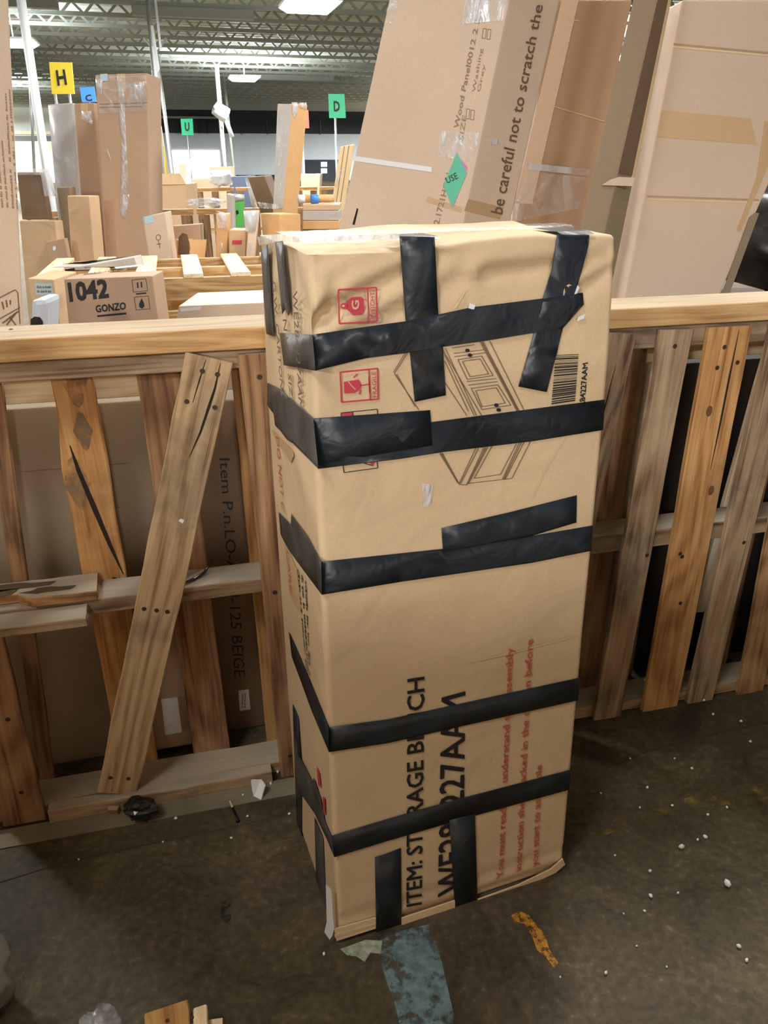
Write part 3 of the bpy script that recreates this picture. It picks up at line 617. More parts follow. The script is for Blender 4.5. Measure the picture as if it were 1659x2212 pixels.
# ================================================================== PALLET FENCE
rail = tag(board('lumber_rail', fpt(-2.1, 1.192, .07), fpt(2.4, 1.192, .07), .14, .045, V((0, 0, 1)), M['rail'], None, seg=26, wob=.0008), 'long pale lumber rail lying flat along the tops of the standing pallets', 'lumber')
o = rail
nails(o, [(-.9, .03), (.95, .02), (.4, -.03)])
def slat(par, tl, tr, bl, br, off, mat, z0=None, z1=None, thick=.018, name='deck_board', **k):
    pl = fplane(off); q = [pl.hit(p) for p in (tl, tr, bl, br)]
    A, B = (q[0]+q[1])/2, (q[2]+q[3])/2; d = (A-B).normalized()
    e = FE - d*FE.dot(d); w = (abs((q[1]-q[0]).dot(e.normalized()))+abs((q[3]-q[2]).dot(e.normalized())))/2
    if z1 is not None: A = at_z(B, A, z1)
    if z0 is not None: B = at_z(B, A, z0)
    return board(name, A, B, w, thick, -FN, M[mat], par, **k)
# --- left pallet, its front boards mostly gone
lp = thing('standing_pallet', 'broken wooden pallet on edge left of the taped carton, most front boards missing', 'pallet', fpt(-.85, 0, .06), 'pallets standing on edge')
board('stringer', fpt(-1.5, 1.142, .0625), fpt(-.2, 1.142, .0625), .089, .038, V((0, 0, 1)), M['grey'], lp, seg=12)
o = board('stringer', fpt(-1.5, .598, .0625), fpt(-.2, .598, .0625), .089, .038, V((0, 0, 1)), M['grey'], lp, seg=14, wob=.003)
board('stringer', fpt(-1.5, .038, .0625), fpt(-.2, .038, .0625), .089, .037, V((0, 0, 1)), M['grey'], lp, seg=14, wob=.003)
slat(lp, (-30, 850), (0, 850), (16, 1250), (65, 1250), .107, 'brownw', 0, 1.133)
t, pl = None, None
o = slat(lp, (88, 800), (200, 800), (182, 1250), (272, 1250), .107, 'orange', 0, 1.133, notch=((.0, .16, -1, .012),), wob=.002)
h = o['half']; crack(o, [(-.37, -.022), (-.31, -.014), (-.22, .004), (-.12, .024), (-.04, .042)], .012); nails(o, [(-h+.02, -.025), (-h+.02, .03), (-.02, -.02), (-.03, .02)], .006)
for a, b, r in ((-.28, -.022, .05), (-.40, .01, .035), (-h+.05, .01, .05)): on_board(o, 'grey_stain', [(a+r*1.3*math.cos(k*.52), b+r*.45*math.sin(k*.52)*(1+.3*math.cos(k*2.1))) for k in range(12)], M['smudge'], .0006)
slat(lp, (295, 800), (392, 800), (418, 1640), (502, 1640), .107, 'brownw', 0, 1.133)
slat(lp, (505, 827), (600, 827), (574, 1593), (660, 1593), .107, 'orange', 0, 1.133)
o = slat(lp, (521, 770), (612, 766), (604, 1685), (690, 1680), .0, 'brownw', 0, 1.137); nails(o, [(-.52, -.01), (.0, -.02), (.5, -.02)], .006)
o = slat(lp, (-100, 1390), (8, 1390), (0, 1770), (102, 1770), .0, 'brownw', .0, .60, jag=(.03, 0)); nails(o, [(-.02, .02), (.2, .01)], .006); crack(o, [(.1, -.03), (.11, .0), (.1, .04)], .003)
board('batten', fpt(-1.5, 1.055, .126), fpt(-.2, 1.055, .126), .05, .03, -FN, M['pale'], lp, seg=8)
# broken board stubs still nailed across the middle stringer
board('broken_board', fpt(-1.05, .622, .056), fpt(-.662, .622, .056), .092, .023, V((0, 0, 1)), M['pallet'], lp, jag=(0, .006), seg=18, notch=((.56, .66, -1, .012), (.30, .56, -1, .030), (.66, .80, -1, .002)))
board('broken_board', fpt(-1.05, .592, -.018), fpt(-.684, .592, -.018), .066, .022, V((0, 0, 1)), M['grey'], lp, jag=(0, .014), seg=12)
o = board('bottom_board', fpt(-.862, .040, .0), fpt(-.31, .040, .0), .036, .040, V((0, 0, 1)), M['grey'], lp, seg=10, wob=.003)
o = lp.children[2]
for a, b, r, q in ((.02, .0, .05, 1.6), (.10, .02, .035, 2.2), (.17, -.012, .03, 1.8), (-.02, .026, .02, 2.4)):
    on_board(o, 'wet_stain', [(a-.08+q*r*math.cos(k*.52)*(1+.25*math.sin(k*2.3)), b+.45*r*math.sin(k*.52)*(1+.3*math.cos(k*1.7))) for k in range(12)], M['wet'], .0006)
pts = [fpt(-.475, .605, .03), fpt(-.45, .602, .05), fpt(-.425, .606, .07), fpt(-.405, .625, .09)]
tag(tube('black_strap', pts, [.003, .004, .004, .002], M['lump'], None, 6, V(pts[0])), 'torn end of a black strap lying on the middle board of the broken pallet', 'strap')
# --- right pallet
rp = thing('standing_pallet', 'wooden pallet on edge right of the taped carton, one orange board among grey ones', 'pallet', fpt(1.1, 0, .06), 'pallets standing on edge')
board('stringer', fpt(.42, 1.142, .0625), fpt(1.75, 1.142, .0625), .089, .050, V((0, 0, 1)), M['grey'], rp, seg=12)
board('stringer', fpt(.42, .600, .0625), fpt(1.75, .600, .0625), .089, .050, V((0, 0, 1)), M['grey'], rp, seg=12)
board('stringer', fpt(.42, .040, .0625), fpt(1.75, .040, .0625), .089, .038, V((0, 0, 1)), M['grey'], rp, seg=12)
board('batten', fpt(.42, 1.055, .126), fpt(1.75, 1.055, .126), .05, .03, -FN, M['pale'], rp, seg=8)
o = slat(rp, (1290, 738), (1371, 738), (1200, 1162), (1283, 1162), 0, 'grey', .0, 1.137); crack(o, [(-.5, .012), (-.42, .008), (-.3, .002), (-.15, .004), (0, .0)], .004)
o = slat(rp, (1431, 711), (1497, 711), (1289, 1515), (1350, 1510), 0, 'grey', .0, 1.137); nails(o, [(-.53, .0), (.03, .03)], .006)
o = slat(rp, (1533, 705), (1628, 703), (1394, 1515), (1466, 1512), 0, 'orange', .0, 1.137); crack(o, [(-.56, .022), (-.45, .020), (-.33, .019), (-.2, .016)], .006); nails(o, [(-.52, -.01), (-.47, -.02), (-.48, .035), (.04, -.03), (.05, -.022), (.2, .0)], .006); knot(o, -.36, -.02, .009); knot(o, -.14, .03, .009)
o = slat(rp, (1654, 766), (1722, 766), (1488, 1509), (1541, 1507), 0, 'grey', .0, 1.137); nails(o, [(.03, .02)], .006)
slat(rp, (1656, 1211), (1700, 1211), (1590, 1507), (1652, 1500), 0, 'pallet', .0, 1.137)
slat(rp, (1590, 1000), (1612, 1000), (1497, 1340), (1517, 1340), .107, 'pale', .25, 1.14)
for s, w_ in ((1.34, .10), (1.52, .09), (1.69, .10)): board('deck_board', fpt(s, 1.137, 0), fpt(s-.01, .0, 0), w_, .018, -FN, M['grey'], rp)
for s in (.50, .67, 1.12, 1.3): board('deck_board', fpt(s, 1.14, .107), fpt(s-.01, .0, .107), .085, .018, -FN, M['brownw'], rp)
# --- loose plank leaning in the fence
pa, pb = fplane(0), fplane(0)
q = [pa.hit(p) for p in ((400, 767), (508, 776), (212, 1692), (300, 1713))]
A, B = (q[0]+q[1])/2, (q[2]+q[3])/2; A, B = at_z(B, A, 1.134), at_z(A, B, .043)
plank = tag(board('loose_plank', A, B, .098, .0175, -FN, M['plank'], None, seg=16, wob=.0018), 'loose grey-brown plank set slantwise in the broken pallet, split at its top end', 'plank')
h = plank['half']; crack(plank, [(-h+.005, .022), (-h+.06, .022), (-h+.10, .018), (-h+.16, .012), (-h+.22, .0)], .006); crack(plank, [(-h+.005, -.008), (-h+.05, -.012), (-h+.1, -.016)], .003)
nails(plank, [(-h+.03, -.010), (-h+.03, .021), (-h+.10, -.028), (-h+.10, .03), (.03, -.028), (.03, .0), (.03, .024), (h-.05, -.025), (h-.05, .018)], .0055)
on_board(plank, 'paint_fleck', [(-.2, .006), (-.196, .016), (-.204, .018), (-.207, .01)], M['paper'])

# unseen cartons added behind the camera to shade the lower scene
def block(label, lo, hi, mat):
    t = thing('carton', label, 'carton', V(((lo[0]+hi[0])/2, (lo[1]+hi[1])/2, 0)))
    (a, b, c), (d, e, f) = lo, hi
    vs, fs = hexa_bevel([V(p) for p in ((a, b, c), (d, b, c), (d, e, c), (a, e, c), (a, b, f), (d, b, f), (d, e, f), (a, e, f))], .008); mesh('carton_body', vs, fs, M[mat], t)
    mesh('tape_strip', [V(p) for p in ((a, (b+e)/2-.03, f+.001), (d, (b+e)/2-.03, f+.001), (d, (b+e)/2+.03, f+.001), (a, (b+e)/2+.03, f+.001))], [(0, 1, 2, 3)], M['tape_brown'], t)
for k, (x0, x1, hh) in enumerate(((-4.0, -2.75, 1.78), (-2.7, -1.5, 1.95), (-1.45, -.3, 1.80), (-.25, .9, 1.75), (.95, 2.2, 1.85), (2.25, 3.6, 1.75))):
    block('unseen tall carton added behind the camera to shade the foreground, ' + ('farthest left', 'second from left', 'third from left', 'third from right', 'second from right', 'farthest right')[k], (x0, -2.2, 0), (x1, -1.6, hh), 'kraft_tan')

block('unseen carton stack added left of the frame to shade the floor', (-1.5, .30, 0), (-.89, 1.02, 1.4), 'kraft_tan')  # unseen stack added to throw shade over the lower left floor

# ================================================================== BEHIND THE LEFT FENCE
def fence_carton(label, s0, s1, off, z0, z1, depth, mat):
    t = thing('carton', label, 'carton', fpt((s0+s1)/2, z0, off+depth/2))
    vs, fs = hexa_bevel([fpt(s0, z0, off), fpt(s1, z0, off), fpt(s1, z0, off+depth), fpt(s0, z0, off+depth), fpt(s0, z1, off), fpt(s1, z1, off), fpt(s1, z1, off+depth), fpt(s0, z1, off+depth)], .006)
    mesh('carton_body', vs, fs, M[mat], t); return t, fplane(off)
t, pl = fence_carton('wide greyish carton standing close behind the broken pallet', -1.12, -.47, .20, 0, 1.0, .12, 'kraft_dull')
lines('carton_crease', [((40, 1020), (280, 1000)), ((200, 1105), (260, 1095))], pl, M['kraft_dark'], t, 2)
t, pl = fence_carton('narrow carton behind the fence, shade put into its colour, lettering running down it', -.455, -.18, .22, 0, .98, .25, 'kraft_dark')  # dark kraft puts the shade behind the fence into the colour
text('printed_lettering', 'Item P.n.LO-ARM-125 BEIGE', [(474, 990), (506, 1462), (530, 1462), (496, 990)], pl, M['black'], t, .0012)
label_patch([(515, 1492), (537, 1489), (541, 1532), (518, 1536)], pl, t); scribble('label_print', [(520, 1530), (522, 1497), (533, 1496), (532, 1528)], pl, M['greyprint'], t, 2, .003)
t, pl = fence_carton('low carton with a white address label behind the loose plank', -.70, -.46, .165, 0.02, .42, .03, 'kraft_brown')
label_patch([(348, 1510), (383, 1506), (393, 1582), (357, 1588)], pl, t); label_patch([(385, 1506), (410, 1504), (416, 1570), (394, 1580)], pl, t, 'greyprint')

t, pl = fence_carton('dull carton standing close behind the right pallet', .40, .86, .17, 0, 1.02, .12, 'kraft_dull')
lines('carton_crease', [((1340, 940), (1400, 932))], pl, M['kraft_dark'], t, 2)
t, pl = fence_carton('dark box added behind the right pallet to darken its gaps', .88, 1.72, .20, 0, 1.0, .12, 'dark')  # dark box added so the gaps between the slats read as shade

# ================================================================== RIGHT-HAND CARTONS BEHIND THE FENCE
t, PL, PR = three_edge_carton('tall flat carton leaning to the right, printed with a warning not to scratch', ((840, 0), (735, 480)), ((1100, 0), (1001, 480)), ((1210, 0), (1103, 480)), 2.26, math.radians(16), math.radians(34), 2.25, M['kraft_pink'])
text('printed_lettering', 'be careful not to scratch the', [(1085, 464), (1173, 12), (1153, 8), (1060, 458)], PR, M['brownprint'], t, .0014, .008)
poly('packing_tape', [(1012, 430), (1088, 448), (1080, 474), (1003, 455)], PR, M['tape_brown'], t, .001)
poly('white_tape', [(760, 336), (933, 361), (932, 372), (760, 347)], PL, M['paper'], t, .0018)
poly('pink_sticker', [(994, 342), (1010, 362), (1006, 376), (980, 447), (974, 447)], PL, M['pink'], t, .0012)
poly('green_sticker', [(987, 329), (1009, 374), (977, 449), (958, 400)], PL, M['teal'], t, .002)
text('sticker_lettering', 'USE', [(966, 397), (990, 385), (985, 372), (962, 384)], PL, M['black'], t, .0032)
text('printed_lettering', '2.1721HON', [(948, 485), (976, 376), (964, 373), (936, 483)], PL, M['greyprint'], t, .0012, .01)
text('printed_lettering', 'Wood Panel0012 2 2', [(990, 278), (1037, 40), (1027, 38), (980, 275)], PL, M['greyprint'], t, .0012, .01)
text('printed_lettering', 'Washing', [(1029, 200), (1045, 105), (1036, 104), (1019, 198)], PL, M['greyprint'], t, .0012)
text('printed_lettering', 'Grey', [(1039, 200), (1051, 140), (1042, 138), (1030, 198)], PL, M['greyprint'], t, .0012)
text('printed_lettering', 'SIZE', [(1000, 305), (1008, 250), (999, 248), (990, 302)], PL, M['greyprint'], t, .0012)
for a, b in (((1041, 82), (1060, 62)), ((1006, 256), (1024, 236))):
    for k in range(2): lines('printed_square', loop((a[0]+k*10, a[1]+k*2), (a[0]+7+k*10, a[1]+1+k*2), (b[0]-9+k*10, b[1]+k*2), (b[0]-16+k*10, b[1]-1+k*2)), PL, M['greyprint'], t, 1.3)
poly('clear_tape', [(955, 283), (1035, 288), (1022, 352), (942, 336)], PL, M['film_gloss'], t, .0016)
poly('clear_tape', [(1006, -8), (1098, -6), (1086, 44), (998, 52)], PL, M['film_gloss'], t, .0016)
poly('clear_tape', [(836, 20), (846, -5), (862, -5), (852, 48), (832, 52)], PL, M['film'], t, .0014)
poly('packing_tape', [(924, 424), (1000, 448), (997, 460), (920, 436)], PL, M['tape_brown'], t, .0009)
poly('carton_slit', [(771, 449), (774, 452), (766, 486), (761, 485)], PL, M['crack'], t, .0008)
poly('clear_tape', [(1058, 300), (1088, 300), (1086, 312), (1056, 312)], PR, M['film_gloss'], t, .0016)

t, pl, tp = carton('brown carton with clear tape between the leaning flat carton and the open grey one', [(1200, 0), (1366, 0), (1279, 480), (1100, 480)], 2.78, .10, M['kraft_brown'], yaw=0.0, r=.004, keep=False)
poly('folded_strip', [(1213, 0), (1250, 0), (1150, 440), (1112, 440)], pl, M['kraft_pink'], t, .004, .003)
poly('clear_tape', [(1142, 352), (1275, 366), (1272, 380), (1140, 366)], pl, M['film_white'], t, .006)
poly('clear_tape', [(1140, 370), (1272, 384), (1250, 450), (1115, 478), (1112, 440)], pl, M['film_faint'], t, .007)
lines('carton_crease', [((1180, 225), (1305, 262)), ((1250, 45), (1213, 40))], pl, M['kraft_edge'], t, 2, .005)
t, PL, PR = three_edge_carton('open grey-brown carton with a torn edge beside the big plain carton', ((1367, 0), (1277, 390)), ((1421, 0), (1335, 375)), ((1449, 0), (1371, 378)), 2.40, math.radians(10), math.radians(35), 2.2, M['kraft_dull'])
poly('painted_shade_panel', [(1421, 0), (1446, 0), (1369, 380), (1336, 374)], PR, M['kraft_dark'], t, .002)  # darker kraft paints in the shade inside the flap
poly('torn_edge', [(1445, 0), (1450, 0), (1372, 385), (1366, 384)], PR, M['kraft_edge'], t, .004, .004)
poly('crumpled_flap', [(1338, 382), (1372, 384), (1366, 402), (1300, 400), (1318, 388)], PL, M['kraft_pink'], t, .012, .006)

t, pl, tp = carton('big plain carton at the right behind the fence, creased across its face', [(1474, 0), (1836, 0), (1527, 700), (1339, 700)], 2.55, .26, M['kraft_pink'], yaw=.0, keep=True, r=.005)
bigz = min(v[2] for v in [pl.hit((1339, 700))])
for a, b in (((1455, 95), (1680, 116)), ((1398, 424), (1640, 432))):
    lines('carton_crease', [(a, b)], pl, M['kraft_brown'], t, 4, .001); lines('carton_crease', [((a[0], a[1]+6), (b[0], b[1]+6))], pl, M['kraft_edge'], t, 4, .001)
poly('packing_tape', [(1430, 238), (1622, 256), (1635, 312), (1420, 296)], pl, M['tape_brown'], t, .001)
poly('packing_tape', [(1652, 262), (1700, 262), (1600, 500), (1590, 500), (1634, 385)], pl, M['tape_brown'], t, .0012)
poly('side_flap', [(1632, 460), (1620, 470), (1558, 640), (1574, 640), (1640, 460)], pl, M['kraft_dull'], t, .01, .005)
b0 = V(t['base'])
s_ = thing('carton', 'low carton under the big plain carton behind the right pallet', 'carton', V((b0.x, b0.y+.02, 0)))
vs, fs = hexa_bevel([V((b0.x+a*.2, b0.y+.02+b*.16, z)) for z in (0, bigz-.002) for a, b in ((-1, -1), (1, -1), (1, 1), (-1, 1))], .006); mesh('carton_body', vs, fs, M['kraft_dull'], s_)
# black bin bag on top of a stack at the far right
c = yplane((1700, 620), 3.05).hit((1700, 640))
bag = tag(blob('black_bag', c, (.34, .24, .2), M['blackbag'], None, 5, .22, 2.2), 'bulging black plastic bag behind the rail at the far right', 'bag')
s_ = thing('carton', 'dark carton carrying the black bag at the far right', 'carton', V((c.x+.1, c.y+.03, 0)))
vs, fs = hexa_bevel([V((c.x+.12+a*.3, c.y+.03+b*.2, z)) for z in (0, c.z) for a, b in ((-1, -1), (1, -1), (1, 1), (-1, 1))], .006); mesh('carton_body', vs, fs, M['kraft_dark'], s_)
# tall carton at the left edge of the picture
t, pl, tp = carton('tall pinkish carton at the left edge of the picture, lettering down its face', [(-70, -60), (15, -60), (52, 720), (-20, 720)], 1.95, .2, M['kraft_pink'], yaw=.52, r=.003)
for k, (a, b) in enumerate((((8, 448), (-8, 255)), ((19, 448), (6, 300)), ((31, 450), (14, 200)), ((41, 452), (22, 190)))):
    scribble('printed_lettering', [(a[0], a[1]), (b[0], b[1]), (b[0]-6, b[1]), (a[0]-7, a[1])], pl, M['greyprint'], t, 1, seed=k, n=34, fill=.6)
lines('printed_icon_frame', [((-10, 648), (32, 626)), ((32, 626), (38, 632)), ((38, 632), (43, 700)), ((-10, 694), (43, 664))], pl, M['brownprint'], t, 2)
lines('printed_icon', [((4, 652), (8, 668)), ((13, 648), (15, 664)), ((22, 648), (22, 658)), ((5, 698), (40, 672)), ((20, 684), (34, 702)), ((34, 676), (14, 702))], pl, M['brownprint'], t, 3)

# ================================================================== THE HALL BEYOND: light pallets stacked, cartons, fences of pallets
def lying_pallet(name, label, group, s0, t0, z, L=1.5, Dp=.86, n=7, mat='pale'):
    """a pallet lying flat: deck boards across three stringers; s0,t0 its near left corner in hall axes"""
    t = thing(name, label, 'pallet', hp(s0+L/2, t0+Dp/2, z), group)
    for k in range(3):
        tt = t0+.02+k*(Dp-.04)/2; board('stringer', hp(s0, tt, z+.122), hp(s0+L, tt, z+.122), .04, .1, V((0, 0, 1)), M['rail'], t, seg=4)
    for k in range(n):
        s = s0+.05+k*(L-.10)/(n-1); board('deck_board', hp(s, t0, z+.14), hp(s, t0+Dp, z+.14), .09, .018, V((0, 0, 1)), M[mat], t, seg=4)
        if k % 2 == 0: board('deck_board', hp(s, t0, z+.022), hp(s, t0+Dp, z+.022), .09, .018, V((0, 0, 1)), M[mat], t, seg=3)
    return t
def dup(root, dz, label, group):
    r = root.copy(); C.objects.link(r); r.location.z += dz; r['label'] = label; r['group'] = group
    for ch in list(root.children):
        c = ch.copy(); C.objects.link(c); c.parent = r
        for gch in ch.children: d = gch.copy(); C.objects.link(d); d.parent = c
    return r
pz = .888
c0 = Plane((0, 0, pz+.14), (0, 0, 1)).hit((68, 602)); S0, T0 = c0.dot(FE)-.0, c0.dot(FN)-.02
pt = lying_pallet('wooden_pallet', 'new pale pallet on top of the stack behind the lettered carton', 'stacked pale pallets', S0, T0, pz, 1.62, .84, 8)
for k in range(1, 7): dup(pt, -.147*k, 'pale pallet in the stack below the topmost one', 'lower pale pallets')

# row of things right behind the fence
t, pl, tp = carton('printed carton with the number 1042 in black, just behind the fence', [(138, 603), (329, 596), (343, 700), (148, 700)], 3.05, .16, M['kraft_brown'], zb=.70, r=.004)
text('printed_lettering', '1042', [(152, 651), (234, 642), (230, 604), (147, 612)], pl, M['black'], t, .001, .035)
text('printed_lettering', 'GONZO', [(208, 675), (272, 668), (271, 653), (206, 660)], pl, M['black'], t, .001, .03)
lines('printed_bar', [((210, 683), (273, 677))], pl, M['black'], t, 4); lines('printed_icon_frame', loop((285, 605), (315, 602), (319, 628), (288, 631)) + loop((290, 642), (320, 639), (324, 667), (294, 670)), pl, M['black'], t, 1)
poly('water_drop_icon', [(306, 644), (311, 655), (312, 662), (307, 667), (301, 664), (300, 657)], pl, M['black'], t, .001)
lines('printed_icon', [((297, 610), (298, 622)), ((305, 609), (306, 621)), ((294, 635), (316, 633))], pl, M['black'], t, 3)
poly('blue_label', [(247, 577), (306, 571), (308, 574), (250, 580)], tp, M['paper_blue'], t, .002)
scribble('printed_lettering', [(182, 594), (278, 584), (277, 579), (180, 589)], tp, M['brownprint'], t, 1, .002, seed=2)
e0 = V(t['base'])
def under(label, c, sx, sy, z, mat='kraft_dull', name='carton'):
    s_ = thing(name, label, 'carton', V((c.x, c.y, 0)))
    vs, fs = hexa_bevel([V((c.x+a*sx, c.y+b*sy, q)) for q in (0, z) for a, b in ((-1, -1), (1, -1), (1, 1), (-1, 1))], .006); mesh('carton_body', vs, fs, M[mat], s_); return s_
under('plain carton under the one numbered 1042', e0, .17, .07, .699)
t, pl, tp = carton('long flat carton laid across the pale pallet stack behind number 1042', [(118, 585), (290, 556), (293, 565), (122, 600)], 3.95, .12, M['kraft_grey'], r=.002, zb=pz+.1415)
t, pl, tp = carton('kraft carton with a pale blue label left of number 1042', [(60, 601), (116, 604), (142, 700), (62, 700)], 3.2, .25, M['kraft_tan'], zb=.62, r=.004)
label_patch([(76, 612), (112, 612), (115, 637), (78, 637)], pl, t, 'paper_blue'); scribble('label_print', [(80, 634), (112, 634), (110, 615), (79, 615)], pl, M['greyprint'], t, 2, .003)
under('plain carton under the blue-labelled one', V(t['base']), .14, .13, .619)
# clear white storage bin
t, pl, tp = carton('translucent white plastic bin standing upside down left of the 1042 carton', [(66, 648), (100, 645), (112, 700), (52, 700)], 2.60, .13, M['bin'], zb=.80, name='storage_bin', cat='bin', r=.018, keep=False)
for ch in t.children: ch.name = 'bin_body'
poly('bin_hand_hole', [(66, 690), (74, 684), (86, 685), (92, 694), (92, 702), (66, 702)], pl, M['dark'], t, .001)
bb = V(t['base']); vs, fs = hexa_bevel([bb+V((a*.06, b*.075, z)) for z in (-.0, .016) for a, b in ((-1, -1), (1, -1), (1, 1), (-1, 1))], .004); mesh('bin_rim', vs, fs, M['bin'], t)
under('plain carton under the upturned white bin', bb, .06, .07, .799)
t, pl, tp = carton('flat pinkish carton with a white label right of number 1042', [(386, 661), (600, 652), (600, 700), (370, 700)], 2.75, .30, M['kraft_pink'], zb=.72, r=.004)
poly('paper_label', [(390, 666), (435, 662), (433, 669), (390, 673)], pl, M['paper'], t, .002)
under('plain carton under the flat pinkish one', V(t['base']), .2, .14, .719)

# cartons standing behind the pale pallets
def film_on(t, pl, quads, mat='film_gloss', lift=.004):
    for q in quads: poly('clear_film', q, pl, M[mat], t, lift, sub=1, wr=.01)
t, pl, tp = carton('tallest brown carton at the left, streaked with shiny clear tape', [(205, 162), (318, 158), (326, 545), (230, 545)], 5.05, .30, M['kraft_brown'], tape='tape_brown')
film_on(t, pl, [[(252, 165), (266, 165), (275, 350), (278, 420), (262, 420), (262, 300)], [(258, 420), (280, 420), (272, 470), (262, 465)], [(232, 320), (240, 345), (238, 348), (229, 322)], [(206, 170), (222, 170), (220, 205), (210, 200)], [(278, 180), (312, 176), (306, 225), (284, 205)]])
film_on(t, pl, [[(206, 166), (316, 162), (318, 240), (214, 245)]], 'film_faint', .006)
poly('blue_label', [(216, 160), (232, 159), (233, 174), (217, 176)], pl, M['paper_blue'], t, .003)
lines('carton_crease', [((214, 225), (318, 222)), ((214, 232), (308, 230))], pl, M['kraft_dark'], t, 2)
t, pl, tp = carton('slim brown carton between the grey wrapped one and the tallest one', [(160, 224), (203, 222), (227, 530), (182, 530)], 5.45, .22, M['kraft_brown'], tape='tape_brown')
film_on(t, pl, [[(176, 240), (198, 240), (200, 268), (178, 262)]])
t, pl, tp = carton('grey carton wrapped in milky film at the left of the tall ones', [(103, 226), (156, 222), (176, 500), (128, 500)], 5.7, .28, M['kraft_grey'])
film_on(t, pl, [[(104, 228), (154, 225), (174, 480), (128, 480)]], 'film_white', .006)
t, PL, PR = three_edge_carton('square kraft carton in front of the tall grey one, lighter corner', ((144, 411), (153, 542)), ((191, 410), (202, 542)), ((213, 404), (225, 542)), 4.85, .25, .9, at_z(V((0, 0, 0)), V((0, 0, 1)), 1).z*0+1.32, M['kraft_tan'])
t, pl, tp = carton('dull box standing for the shaded left side of the square kraft one', [(122, 405), (150, 404), (168, 520), (136, 520)], 5.12, .1, M['kraft_dull'])  # dull colour stands for the square carton's side in shade
t, PL, PR = three_edge_carton('kraft carton with a round printed emblem at the far left', ((38, 437), (46, 522)), ((113, 437), (124, 522)), ((130, 430), (141, 520)), 4.78, .12, .9, 1.19, M['kraft_tan'])
lines('printed_emblem', [((63+13*math.cos(a*.4), 461+14*math.sin(a*.4)), (63+13*math.cos(a*.4+.4), 461+14*math.sin(a*.4+.4))) for a in range(16)] + [((56, 458), (70, 456)), ((57, 466), (70, 464))], PL, M['kraft_dark'], t, 2)
t, pl, tp = carton('dark carton under clear film on top of the emblem carton', [(36, 372), (90, 372), (99, 424), (42, 424)], 4.83, .05, M['kraft_dark'], zb=1.192)
film_on(t, pl, [[(30, 362), (108, 366), (122, 424), (96, 424), (88, 378), (32, 378)]], 'film_white', .008)
t, pl, tp = carton('small carton with a white fruit-like mark at the left end of the pallet', [(98, 523), (139, 515), (147, 555), (104, 557)], 4.75, .05, M['kraft_brown'], r=.003)
poly('printed_mark', [(114, 533), (119, 531), (121, 537), (118, 542), (114, 540)], pl, M['paper'], t, .002)
t, pl, tp = carton('low brown carton beside the pale pallets at far left', [(48, 537), (96, 536), (104, 590), (54, 590)], 5.35, .22, M['kraft_brown'])
t, pl, tp = carton('open-topped kraft carton on the far pallet row, pale flap raised', [(321, 399), (402, 397), (410, 450), (322, 450)], 8.5, .5, M['kraft_tan'])
poly('raised_flap', [(322, 376), (388, 374), (402, 398), (321, 400)], pl, M['kraft_edge'], t, .006, .006)
t, pl, tp = carton('pinkish carton with a blue label and ring mark behind the pale pallets', [(308, 469), (357, 458), (367, 548), (322, 550)], 4.75, .14, M['kraft_pink'])
label_patch([(311, 468), (329, 464), (332, 481), (314, 484)], pl, t, 'paper_blue'); lines('printed_ring', [((342+5*math.cos(a*.5), 513+6*math.sin(a*.5)), (342+5*math.cos(a*.5+.5), 513+6*math.sin(a*.5+.5))) for a in range(13)] + [((342, 520), (346, 536)), ((338, 528), (348, 526))], pl, M['brownprint'], t, 1.4)
t, pl, tp = carton('brown carton half hidden behind the arched one', [(364, 489), (433, 484), (436, 548), (370, 548)], 5.6, .1, M['kraft_brown'])
t, PL, PR = three_edge_carton('small kraft carton with a flared front flap behind the pallets', ((379, 495), (383, 550)), ((410, 501), (414, 551)), ((446, 499), (441, 551)), 4.98, .5, .2, 1.06, M['kraft_orange'])
poly('dark_arch', [(384, 550), (386, 512), (394, 503), (404, 506), (408, 520), (410, 550)], PL, M['kraft_dark'], t, .002)  # darker arch-shaped patch on the left face
t, pl, tp = carton('narrow film-wrapped carton standing alone behind the pallets', [(467, 462), (492, 462), (488, 550), (469, 550)], 4.8, .1, M['kraft_orange'])
film_on(t, pl, [[(466, 455), (494, 460), (492, 495), (470, 492)], [(474, 525), (480, 525), (481, 548), (475, 548)]], 'film_gloss')
t, pl, tp = carton('box with a bright green face turned sideways among the cartons', [(503, 424), (528, 427), (524, 480), (504, 486)], 5.5, .2, M['green_box'], yaw=.15)
poly('black_mark', [(509, 456), (514, 453), (516, 461), (511, 464)], pl, M['black'], t, .002)
film_on(t, pl, [[(492, 417), (528, 420), (528, 432), (503, 436)]], 'film_white')
t, pl, tp = carton('grey wrapped box just left of the bright green one', [(489, 418), (502, 422), (503, 485), (492, 480)], 5.32, .1, M['kraft_grey'])
t, pl, tp = carton('small carton with a red printed bar behind the pallets', [(495, 496), (531, 497), (529, 548), (496, 548)], 4.72, .14, M['kraft_tan'])
poly('red_bar', [(502, 519), (523, 519), (522, 528), (501, 528)], pl, M['red'], t, .002)
t, pl, tp = carton('thin film-wrapped carton leaning by the red-barred one', [(539, 456), (558, 455), (549, 548), (533, 548)], 4.66, .06, M['kraft_pink'])
film_on(t, pl, [[(526, 455), (558, 454), (552, 500), (530, 500)], [(536, 522), (545, 520), (542, 546), (535, 546)]], 'film_white')
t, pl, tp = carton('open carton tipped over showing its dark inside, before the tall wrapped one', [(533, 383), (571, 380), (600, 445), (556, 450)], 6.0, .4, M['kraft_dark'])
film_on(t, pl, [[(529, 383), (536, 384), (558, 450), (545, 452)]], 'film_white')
t, PL, PR = three_edge_carton('tall narrow carton with grey wrapped side and orange side', ((599, 222), (590, 440)), ((630, 223), (611, 440)), ((665, 221), (645, 440)), 5.5, .75, .35, 1.83, M['kraft_orange'])
